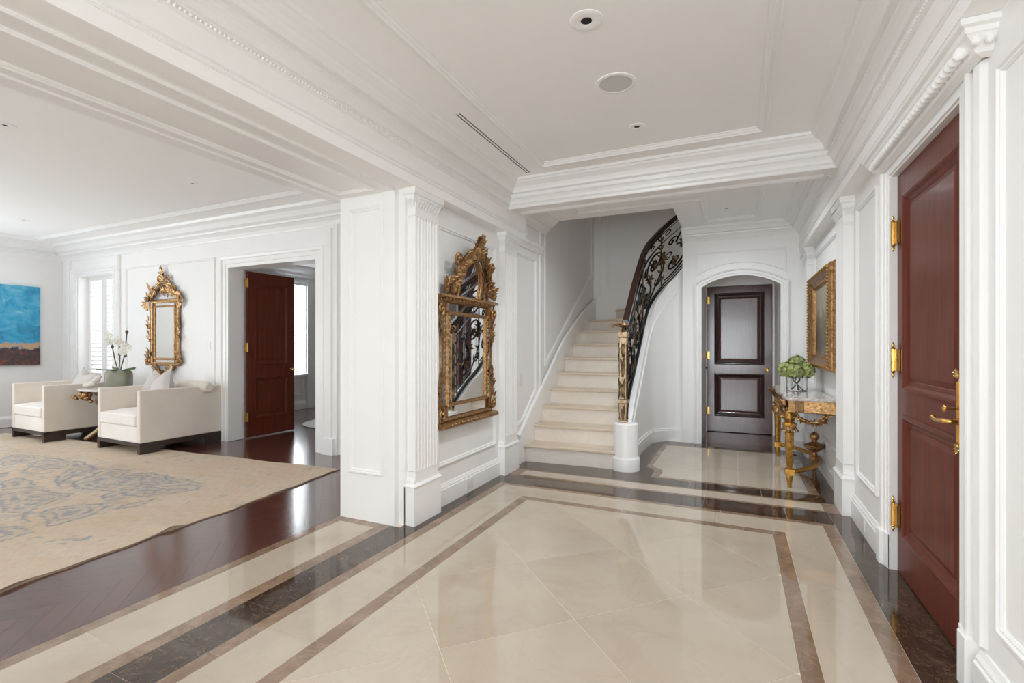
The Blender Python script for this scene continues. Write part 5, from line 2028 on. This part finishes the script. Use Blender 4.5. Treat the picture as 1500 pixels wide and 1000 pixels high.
for k in range(40):
    a = 2 * PI * k / 40
    e = 2 / 3.2
    sq.append((math.copysign(abs(math.cos(a)) ** e, math.cos(a)), math.copysign(abs(math.sin(a)) ** e, math.sin(a))))
ca_, sa_ = math.cos(0.7), math.sin(0.7)
sq = [(x * ca_ - y * sa_, x * sa_ + y * ca_) for x, y in sq]
vs, fs = [], []
prof = [(0.142, 0.0), (0.148, 0.008), (0.152, 0.10), (0.152, 0.18), (0.142, 0.23), (0.115, 0.262), (0.10, 0.262), (0.10, 0.22), (0.0, 0.22)]
for r, z in prof:
    vs += [(ox + x * r, oy + y * r, ST + z) for x, y in sq]
for i in range(len(prof) - 1):
    for k in range(40):
        m = (k + 1) % 40
        fs.append((i * 40 + k, i * 40 + m, (i + 1) * 40 + m, (i + 1) * 40 + k))
b = B()
b.add(vs, fs)
b.build('planter', 'planter', orch, smooth=45)
for k, (a, L_) in enumerate(((0.1, 0.36), (2.9, 0.38), (4.4, 0.26), (5.4, 0.24), (1.6, 0.22), (3.7, 0.20))):
    b = B()
    b.leaf((ox, oy, ST + 0.22), (math.cos(a), math.sin(a), 0.38), (0, 0, 1), L_, 0.075, -0.18, 0.003)
    b.build('leaf', 'leaf', orch, smooth=50)
stems = [[(0, 0, 0.22), (-0.10, 0, 0.40), (-0.17, 0.0, 0.60), (-0.19, -0.02, 0.74)], [(0, 0, 0.22), (0.02, 0, 0.42), (0.02, 0, 0.58), (0.06, -0.02, 0.68)],
         [(0.02, 0, 0.22), (0.09, 0.02, 0.45), (0.13, 0.02, 0.62), (0.20, 0.0, 0.80)]]
for s_ in stems:
    b = B()
    b.tube(catmull([(ox + p[0], oy + p[1], ST + p[2]) for p in s_], 6), 0.008, 6)
    b.build('stem', 'stem', orch, smooth=60)
rg = random.Random(9)


def blossom(c, r):
    b = B()
    c = Vector(c)
    face = Vector((rg.uniform(0.0, 0.9), -1, rg.uniform(-0.25, 0.2))).normalized()
    t1 = face.cross(Vector((0, 0, 1))).normalized()
    t2 = t1.cross(face).normalized()
    for k in range(5):
        a = PI / 2 + 2 * PI * k / 5 + rg.uniform(-0.1, 0.1)
        d = t1 * math.cos(a) + t2 * math.sin(a)
        b.leaf(c, d, face, r * 0.8, r * 0.66, 0.15, 0.002)
    b.ball(c + face * 0.01, 0.010, None, None, 6, 4)
    b.build('blossom', 'petal', orch, smooth=60)


for p, r in (((-0.20, -0.03, 0.77), .075), ((-0.15, -0.03, 0.74), .07), ((-0.23, -0.02, 0.69), .06), ((-0.16, -0.04, 0.66), .065), ((0.05, -0.03, 0.70), .08), ((0.0, -0.03, 0.68), .07), ((0.10, -0.03, 0.66), .075),
             ((0.14, -0.02, 0.60), .08), ((0.20, -0.02, 0.57), .075), ((0.25, -0.02, 0.60), .075), ((0.18, -0.04, 0.52), .07), ((0.30, -0.02, 0.58), .065), ((0.12, -0.03, 0.54), .07)):
    blossom((ox + p[0], oy + p[1], ST + p[2]), r)
for p in ((0.20, 0.0, 0.81), (-0.17, 0.0, 0.60), (0.03, 0.0, 0.58), (0.12, 0.02, 0.47), (0.02, 0.0, 0.49)):
    b = B()
    b.ball((ox + p[0], oy + p[1], ST + p[2]), 0.024, 0.02, 0.03, 8, 6)
    b.build('bud', 'bud', orch, smooth=60)
b = B()
for k in range(26):
    t_ = k / 25
    c = (sx0 - 0.36 + 0.22 * t_, sy0 - 0.22 + 0.06 * t_, ST + 0.03 + 0.12 * t_ * t_ + rg.uniform(0, 0.02))
    b.ball(c, rg.uniform(0.03, 0.05), rg.uniform(0.03, 0.05), rg.uniform(0.022, 0.04), 8, 6)
tag(b.build('shell_ornament', 'shell', None, org=(sx0 - 0.1, sy0 - 0.1, ST), smooth=60), 'white shell-like ornament beside the orchid planter', 'ornament')

# ------------------------------------------------------------------ rug with a blue paisley field
RA = math.radians(4.2)
RU = np.array((-math.cos(RA), -math.sin(RA)))
RV = np.array((math.sin(RA) * 1.25, -math.cos(RA)))
RC = np.array((-3.90, 4.05))
BLUE = [
    [(-4.97, 1.93), (-5.07, 1.98), (-5.11, 2.07), (-5.09, 2.17), (-5.04, 2.27), (-4.89, 2.3), (-4.77, 2.3), (-4.7, 2.25), (-4.64, 2.17), (-4.63, 2.04), (-4.62, 1.91), (-4.64, 1.86), (-4.76, 1.88)],
    [(-5.03, 2.54), (-5.17, 2.67), (-5.09, 2.76), (-4.88, 2.8), (-4.78, 2.97), (-4.6, 2.99), (-4.56, 2.89), (-4.68, 2.65), (-4.82, 2.54), (-4.94, 2.51)],
    [(-4.62, 2.26), (-4.69, 2.34), (-4.61, 2.59), (-4.56, 2.54), (-4.54, 2.33)],
    [(-5.84, 2.51), (-5.94, 2.57), (-5.96, 2.69), (-6.16, 2.88), (-6.13, 3.01), (-5.93, 3.08), (-5.81, 2.94), (-5.68, 3.05), (-5.6, 3.11), (-5.3, 3.06), (-5.07, 2.97), (-4.98, 2.92), (-5.1, 2.78), (-5.05, 2.55), (-5.05, 2.39), (-5.16, 2.42), (-5.23, 2.54), (-5.4, 2.51), (-5.59, 2.44), (-5.69, 2.46)],
    [(-5.63, 3.01), (-5.48, 3.1), (-5.15, 3.06), (-4.86, 3.08), (-4.66, 3.03), (-4.78, 2.97), (-4.92, 2.82), (-5.1, 2.77), (-5.37, 2.83)],
    [(-6.83, 2.52), (-7.3, 2.78), (-7.47, 3.0), (-7.06, 3.01), (-6.82, 3.06), (-6.61, 3.0), (-6.28, 2.94), (-6.16, 2.77), (-6.16, 2.67), (-6.0, 2.5), (-5.78, 2.42), (-5.86, 2.43), (-6.12, 2.49), (-6.31, 2.6), (-6.57, 2.81), (-6.81, 2.76), (-6.71, 2.57)],
    [(-6.6, 2.27), (-6.62, 2.39), (-6.43, 2.45), (-6.13, 2.35), (-6.04, 2.3), (-6.14, 2.21), (-6.16, 2.12)],
    [(-6.01, 2.07), (-6.0, 2.19), (-5.87, 2.29), (-5.68, 2.3), (-5.45, 2.36), (-5.36, 2.29), (-5.32, 2.16), (-5.28, 2.04), (-5.1, 1.93), (-4.88, 1.82), (-5.01, 1.85), (-5.18, 1.92), (-5.22, 1.88), (-5.35, 1.84)],
    [(-4.92, 1.69), (-4.89, 1.75), (-4.67, 1.78), (-4.59, 1.75), (-4.6, 1.69), (-4.57, 1.61), (-4.57, 1.57), (-4.9, 1.3), (-5.3, 1.45)],
    [(-7.87, 2.71), (-8.09, 2.89), (-7.74, 3.02), (-7.53, 2.8), (-7.35, 2.63), (-7.4, 2.55)],
    [(-4.18, 1.77), (-4.09, 1.8), (-4.04, 1.85), (-4.11, 1.9), (-4.14, 1.91), (-4.12, 1.87), (-4.12, 1.82)],
    [(-6.3, 1.6), (-6.2, 1.85), (-5.8, 1.95), (-5.45, 1.75), (-5.5, 1.5), (-5.9, 1.4)],
    [(-7.4, 1.9), (-7.3, 2.3), (-6.9, 2.45), (-6.7, 2.2), (-6.75, 1.9), (-7.1, 1.7)],
    [(-8.6, 2.2), (-8.5, 2.6), (-8.1, 2.7), (-7.7, 2.45), (-7.8, 2.1), (-8.2, 2.0)],
]
step = 0.0135
nu, nv = int(6.3 / step), int(4.6 / step)
uu, vv = np.meshgrid(np.arange(nu + 1) * step, np.arange(nv + 1) * step, indexing='ij')
wig = 0.012 * np.sin(vv * 3.1 + 1) + 0.010 * np.sin(vv * 7.7) + 0.006 * np.sin(vv * 17.0)
wig2 = 0.010 * np.sin(uu * 2.3) + 0.008 * np.sin(uu * 6.1 + 1)
U = np.where(uu < 0.4, uu + wig * (1 - uu / 0.4), uu)
V = np.where(vv < 0.4, vv + wig2 * (1 - vv / 0.4), vv)
gx = RC[0] + RU[0] * U + RV[0] * V
gy = RC[1] + RU[1] * U + RV[1] * V


def vnoise(x, y, f, seed):
    rs = np.random.RandomState(seed)
    g = rs.rand(97, 97)
    x, y = x * f + 211, y * f + 173
    xi, yi = np.floor(x).astype(int), np.floor(y).astype(int)
    fx, fy = x - xi, y - yi
    fx, fy = fx * fx * (3 - 2 * fx), fy * fy * (3 - 2 * fy)
    h = lambda i, j: g[i % 97, j % 97]
    return (h(xi, yi) * (1 - fx) + h(xi + 1, yi) * fx) * (1 - fy) + (h(xi, yi + 1) * (1 - fx) + h(xi + 1, yi + 1) * fx) * fy


def seg_inside(poly):
    x0_, x1_ = min(p[0] for p in poly) - 0.05, max(p[0] for p in poly) + 0.05
    y0_, y1_ = min(p[1] for p in poly) - 0.05, max(p[1] for p in poly) + 0.05
    m = (gx > x0_) & (gx < x1_) & (gy > y0_) & (gy < y1_)
    px, py = gx[m], gy[m]
    px = px + (vnoise(px, py, 9, 5) - 0.5) * 0.05
    py = py + (vnoise(px, py, 9, 6) - 0.5) * 0.05
    ins = np.zeros(px.shape, bool)
    dist = np.full(px.shape, 9.0)
    n = len(poly)
    for i in range(n):
        (xa, ya), (xb, yb) = poly[i], poly[(i + 1) % n]
        cond = ((ya > py) != (yb > py)) & (px < (xb - xa) * (py - ya) / (yb - ya + 1e-12) + xa)
        ins ^= cond
        dx, dy = xb - xa, yb - ya
        t = np.clip(((px - xa) * dx + (py - ya) * dy) / (dx * dx + dy * dy + 1e-12), 0, 1)
        dist = np.minimum(dist, np.hypot(px - xa - t * dx, py - ya - t * dy))
    return m, ins, dist


base = np.array((0.67, 0.545, 0.415))
warm = np.array((0.68, 0.49, 0.33))
pale = np.array((0.70, 0.605, 0.495))
blue = np.array((0.23, 0.275, 0.34))
pb = np.array((0.40, 0.42, 0.43))
n1 = vnoise(gx, gy, 2.3, 1)[..., None]
n2 = vnoise(gx, gy * 3, 6.0, 2)[..., None]
colr = base * (1 - n1) + pale * n1
colr = colr * (1 - 0.6 * np.clip(n2 - 0.45, 0, 1)) + warm * 0.6 * np.clip(n2 - 0.45, 0, 1)
amt = np.zeros(gx.shape)
fine = vnoise(gx * 1.0, gy * 1.0, 30, 3)
fine2 = vnoise(gx, gy, 52, 4)
mid_n = vnoise(gx, gy, 13, 14)
for poly in BLUE:
    m, ins, dist = seg_inside(poly)
    f, f2, f3 = fine[m], fine2[m], mid_n[m]
    a = np.zeros(dist.shape)
    a = np.where(ins, 0.16 + 0.52 * (f > 0.5) * (f3 > 0.35), a)
    for r0_, r1_, am in ((0.0, 0.026, 0.78), (0.026, 0.05, 0.30), (0.05, 0.066, 0.05), (0.095, 0.112, 0.70), (0.112, 0.13, 0.06), (0.17, 0.186, 0.66)):
        a = np.where(ins & (dist >= r0_) & (dist < r1_), am * (1 - 0.65 * (f2 > 0.62)), a)
    amt[m] = np.maximum(amt[m], a)
# scattered small motifs and flecks
fl_ = vnoise(gx, gy, 5.0, 9) * vnoise(gx, gy, 26, 10)
amt = np.maximum(amt, np.where(fl_ > 0.60, 0.42, 0))
field_haze = np.clip((gx + 4.5) / -0.4, 0, 1) * np.clip((3.25 - gy) / 0.3, 0, 1)
vine = np.abs(vnoise(gx, gy, 4.2, 15) - 0.5)
amt = np.maximum(amt, field_haze * (0.40 * (vine < 0.035) * (fine2 > 0.3) + 0.26 * (vnoise(gx, gy, 17, 12) > 0.62)))
bl = blue * (1 - fine2[..., None] * 0.5) + pb * fine2[..., None] * 0.5
colr = colr * (1 - amt[..., None]) + bl * amt[..., None]
gz = 0.011 + 0.002 * np.sin(uu * 5 + vv * 3)
edge_u = np.exp(-((vv - 1.85) / 0.06) ** 2) * np.clip(1 - uu / 0.25, 0, 1) * 0.022
edge_u2 = np.exp(-((vv - 2.75) / 0.10) ** 2) * np.clip(1 - uu / 0.3, 0, 1) * 0.012
gz = gz + edge_u + edge_u2
N = (nu + 1) * (nv + 1)
co = np.zeros((N + 2 * (nu + 1) + 2 * (nv + 1), 3))
co[:N, 0], co[:N, 1], co[:N, 2] = gx.ravel(), gy.ravel(), gz.ravel()
idx = np.arange(N).reshape(nu + 1, nv + 1)
quads = np.stack([idx[:-1, :-1], idx[:-1, 1:], idx[1:, 1:], idx[1:, :-1]], -1).reshape(-1, 4)
rim, o_ = [], N
for line in (idx[0, :], idx[-1, :], idx[:, 0], idx[:, -1]):
    k = len(line)
    co[o_:o_ + k] = co[line]
    co[o_:o_ + k, 2] = 0.0005
    r_ = np.arange(o_, o_ + k)
    rim.append(np.stack([line[:-1], line[1:], r_[1:], r_[:-1]], -1))
    o_ += k
quads = np.concatenate([quads] + rim)
me = bpy.data.meshes.new('area_rug')
me.vertices.add(len(co))
me.vertices.foreach_set('co', co.ravel())
me.loops.add(quads.size)
me.loops.foreach_set('vertex_index', quads.ravel().astype(np.int32))
me.polygons.add(len(quads))
me.polygons.foreach_set('loop_start', np.arange(0, quads.size, 4, dtype=np.int32))
me.polygons.foreach_set('use_smooth', np.ones(len(quads), bool))
me.update(calc_edges=True)
me.validate()
ca2 = me.color_attributes.new('dye', 'FLOAT_COLOR', 'POINT')
cc = np.ones((len(co), 4))
cc[:N, :3] = colr.reshape(-1, 3)
cc[N:, :3] = (0.40, 0.31, 0.22)
ca2.data.foreach_set('color', cc.ravel())
me.materials.append(M['rug'])
rug = bpy.data.objects.new('area_rug', me)
COL.objects.link(rug)
tag(rug, 'large faded beige rug with blue paisley pattern under the armchairs', 'rug')

# carving and beading too fine to pick apart stays joined
for o in bpy.data.objects:
    if o.name.split('.')[0] in ('carved_ornament', 'crest_ornament', 'leg_carving', 'apron_carving', 'frame_carving', 'garland', 'carved_gadroons', 'carved_leaves', 'gilt_cluster', 'post_ornament', 'bead_row', 'plate_ornament', 'leaf_upright'):
        o['kind'] = 'stuff'
